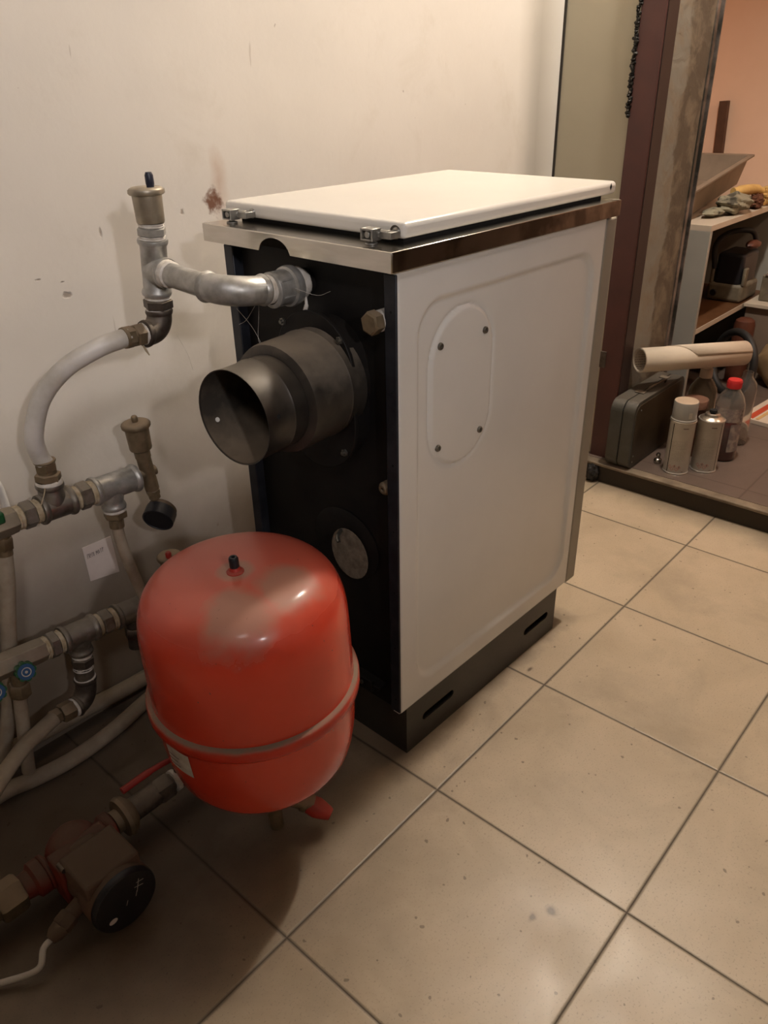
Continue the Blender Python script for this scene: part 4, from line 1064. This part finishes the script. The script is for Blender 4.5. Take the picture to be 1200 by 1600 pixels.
# paper roll
A = Vector((.912, .299, .303)); Bq = Vector((1.205, .122, .322))
A = Vector((.935, .300, .3395)); Bq = Vector((1.222, .122, .322))
axr = (Bq-A).normalized(); Lr = (Bq-A).length; Xr, Yr, _ = frame_of(axr)
b = B(); N = 150; turns = 3.3; rows = []
for i in range(N+1):
    a = i/N*turns*2*pi; rr = .0285+.0058*i/N
    ph = a+.9
    dv = Xr*cos(ph)+Yr*sin(ph)
    l0 = 0.0 if i < N-46 else (i-(N-46))/46*.0; l1 = Lr
    st = 0 if i < N-30 else .16*((i-(N-30))/30)
    rows.append((A+axr*(l0+st)+dv*rr, A+axr*l1+dv*rr))
a_ = b.ring([p for p, q in rows]); c_ = b.ring([q for p, q in rows]); b.bridge(a_, c_, False)
pr = b.obj('paper_roll', M['paper'], fix=False, angle=80); tag(pr, 'rolled sheet of printed paper resting on the hard case above the bottles', 'paper roll')
sd = pr.modifiers.new('thick', 'SOLIDIFY'); sd.thickness = .0006; sd.offset = 0
b = B(); rnd = random.Random(5)
for k in range(26):
    ph = 2.2+k*.24; d0 = Xr*cos(ph)+Yr*sin(ph); t0 = (-Xr*sin(ph)+Yr*cos(ph))
    s0 = .004
    while s0 < .07:
        ln = rnd.uniform(.003, .009); c0 = A+axr*s0+d0*.0280
        b.poly([c0-t0*.0006, c0+axr*ln-t0*.0006, c0+axr*ln+t0*.0006, c0+t0*.0006]); s0 += ln+.002
b.obj('printed_text', M['ink'], pr)


# spray cans and bottles
def spray_can(base, R, h, capped, name, label, seed):
    t = thing(name, label, 'spray can', base, group=None); x, y_, z = base; face = atan2(-.5427-y_, -1.0445-x)
    hb = h*.74 if capped else h*.86
    b = B(); b.lathe(base, (0, 0, 1), [(0, .002), (R*.9, 0), (R, .001), (R, .003), (R*.975, .004), (R*.975, hb-.004), (R*1.0, hb-.002), (R*1.0, hb), (R*.95, hb+.001)], 40); bd = b.obj('can_body', M['can'], t)
    b = B(); b.lathe(base, (0, 0, 1), [(R*1.0, .0002), (R*1.03, .001), (R*1.0, .003)], 40); b.obj('can_rim', M['canmetal'], bd); b = B(); b.lathe(base, (0, 0, 1), [(R*.985, hb-.003), (R*1.03, hb-.001), (R*.99, hb+.001)], 40); b.obj('can_rim', M['canmetal'], bd)
    Rr_ = R*.978
    b = B(); b.cyl_rect(base, Rr_, .0215, .024, .006, hb-.006, face, 2) if capped else b.cyl_rect(base, Rr_, -.034, -.032, .006, hb-.006, face, 2); b.obj('dark_line', M['hole'], bd)
    b = B()
    # small hazard diamonds near the foot, short printed lines, dark mark at the top
    for k, (cx, cz) in enumerate(((.012, .022), (.0, .024), (-.012, .022), (.006, .016), (-.006, .016))):
        r0, r1 = .0050, .0040
        o_ = [(cx, cz+r0), (cx+r0, cz), (cx, cz-r0), (cx-r0, cz)]; i_ = [(cx, cz+r1), (cx+r1, cz), (cx, cz-r1), (cx-r1, cz)]
        for j in range(4): b.cyl_poly(base, Rr_, [o_[j], o_[(j+1) % 4], i_[(j+1) % 4], i_[j]], face-.1)
    b.obj('hazard_sign', M['stripe_red'], bd)
    b = B()
    for (cx, cz) in ((.0, .024), (-.012, .022)): b.cyl_rect(base, Rr_, cx-.0011, cx+.0011, cz-.002, cz+.003, face-.1, 2)
    b.cyl_rect(base, Rr_, -.018, -.004, hb-.017, hb-.0145, face, 5)
    b.cyl_rect(base, Rr_, -.022, -.016, .008, .0095, face, 3)
    b.obj('printed_text', M['ink'], bd)
    b = B()
    for k in range(14):
        zz = .042+k*.0042
        if k == 7: continue
        b.cyl_rect(base, Rr_*.9995, -.022, .020-.006*(k % 3), zz, zz+.0011, face, 6)
    b.obj('fine_print', mat('fine_print', (.33, .30, .26), .6), bd)
    if capped:
        b = B(); b.lathe(base, (0, 0, 1), [(R*.99, hb), (R*.99, hb+.004), (R*.94, hb+.006), (R*.93, h-.003), (R*.90, h-.0006)], 40)
        b.mi = 1; b.lathe(base, (0, 0, 1), [(R*.90, h-.0006), (R*.84, h), (0, h)], 40); cp = b.obj('can_cap', [M['cangrey'], M['cantop']], t)  # cap top lighter and warmer than its side
        b = B(); b.cyl_rect(base, R*.945, -.021, -.012, hb+.012, hb+.028, face, 4); b.obj('price_label', M['label'], cp)
    else:
        b = B(); b.lathe(base, (0, 0, 1), [(R*.97, hb), (R*.90, hb+.003), (R*.62, hb+.008), (R*.55, hb+.014), (R*.42, hb+.016), (R*.40, hb+.012), (0, hb+.012)], 40); b.obj('can_dome', M['canmetal'], t)
        b = B(); b.lathe(base, (0, 0, 1), [(R*.2, hb+.012), (R*.2, hb+.016), (R*.30, hb+.017), (R*.28, h), (0, h)], 20); b.obj('spray_nozzle', M['hole'], t)
    return t


spray_can((.930, .154, F2), .0335, .203, True, 'spray_can', 'grey spray can with its cap on standing next to the hard case', 1)
spray_can((.988, .100, F2), .0340, .172, False, 'spray_can', 'grey spray can without a cap showing its black nozzle', 2)
t = thing('spray_can', 'dark tin with a broad brown lid behind the two grey spray cans', 'tin', (1.065, .177, F2)); t.name = 'tin_can'
b = B(); b.lathe((1.065, .177, F2), (0, 0, 1), [(0, 0), (.032, 0), (.032, .138), (.0335, .139), (.0335, .142), (.031, .143)], 36); b.obj('tin_body', M['tin'], t)
b = B(); b.lathe((1.065, .177, F2), (0, 0, 1), [(.0315, .140), (.0345, .141), (.0345, .161), (.033, .163), (.030, .1635), (0, .1625)], 36); b.obj('tin_lid', M['brownlid'], t)

t = thing('clear_bottle', 'clear plastic bottle with a cream cap behind the brown-lidded tin', 'bottle', (1.165, .196, F2))
c3 = (1.165, .196, F2)
b = B(); b.lathe(c3, (0, 0, 1), [(0, .001), (.036, .001), (.039, .006), (.039, .150), (.036, .165), (.022, .188), (.0155, .194), (.0150, .200), (.0135, .200), (.0140, .193), (.020, .187), (.034, .164), (.037, .150), (.037, .006), (0, .003)], 40); b.obj('bottle_body', M['dimclear'], t)
b = B(); b.lathe(c3, (0, 0, 1), [(.0165, .194), (.0175, .195), (.0172, .219), (.0155, .2215), (0, .2215)], 28); b.obj('bottle_cap', M['creamcap'], t)

c4 = (1.093, .092, F2)
t = thing('red_cap_bottle', 'clear bottle with a red screw cap holding dark red liquid', 'bottle', c4)
b = B(); b.lathe(c4, (0, 0, 1), [(0, .001), (.036, .001), (.0385, .006), (.0385, .085), (.0365, .100), (.0385, .115), (.0385, .160), (.032, .182), (.018, .202), (.0165, .210), (.0150, .210), (.016, .201), (.030, .181), (.0370, .160), (.0370, .115), (.0352, .100), (.0370, .085), (.0370, .006), (0, .003)], 44); b.obj('bottle_body', M['clear'], t)
b = B(); b.lathe(c4, (0, 0, 1), [(0, .0035), (.0355, .0035), (.0360, .0060), (.0360, .084), (.0345, .095), (0, .095)], 40); b.obj('red_liquid', M['redliquid'], t)
b = B(); b.lathe(c4, (0, 0, 1), [(.0180, .206), (.0192, .207), (.0190, .226), (.0175, .229), (0, .229)], 40)
for k in range(28): a = 2*pi*k/28; b.obox((c4[0]+.0191*cos(a), c4[1]+.0191*sin(a), F2+.216), ((cos(a), sin(a), 0), (-sin(a), cos(a), 0), (0, 0, 1)), (.0006, .0008, .008))
b.obj('screw_cap', M['redcap'], t)
face = atan2(-.5427-c4[1], -1.0445-c4[0])
b = B(); b.cyl_rect(c4, .0389, -.045, .045, .118, .156, face, 16); b.cyl_rect(c4, .0389, -.050, -.012, .030, .112, face, 10); wl = b.obj('worn_label', M['wrap'], t)
b = B()
for k in range(3): b.cyl_rect(c4, .0393, -.044, -.036, .124+.011*k, .130+.011*k, face, 2)
b.obj('label_print', M['ink'], wl)

c5 = (1.218, .098, F2)
t = thing('tall_bottle', 'empty clear bottle holding up the right end of the paper roll', 'bottle', c5)
b = B(); b.lathe(c5, (0, 0, 1), [(0, .001), (.028, .001), (.031, .006), (.031, .165), (.028, .185), (.016, .200), (.014, .206), (.014, .216), (.0128, .216), (.0128, .206), (.015, .199), (.0268, .184), (.0297, .165), (.0297, .006), (0, .003)], 40); b.obj('bottle_body', M['clear'], t)

b = B(); b.lathe((.943, .211, F2), (0, 0, 1), [(0, 0), (.010, 0), (.011, .002), (.011, .010), (.009, .013), (.0055, .015), (.005, .020), (.0062, .022), (.0062, .027), (.004, .030), (0, .030)], 24)
tag(b.obj('chrome_fitting', M['chrome']), 'tiny chrome fitting standing between the case and the first can', 'fitting')
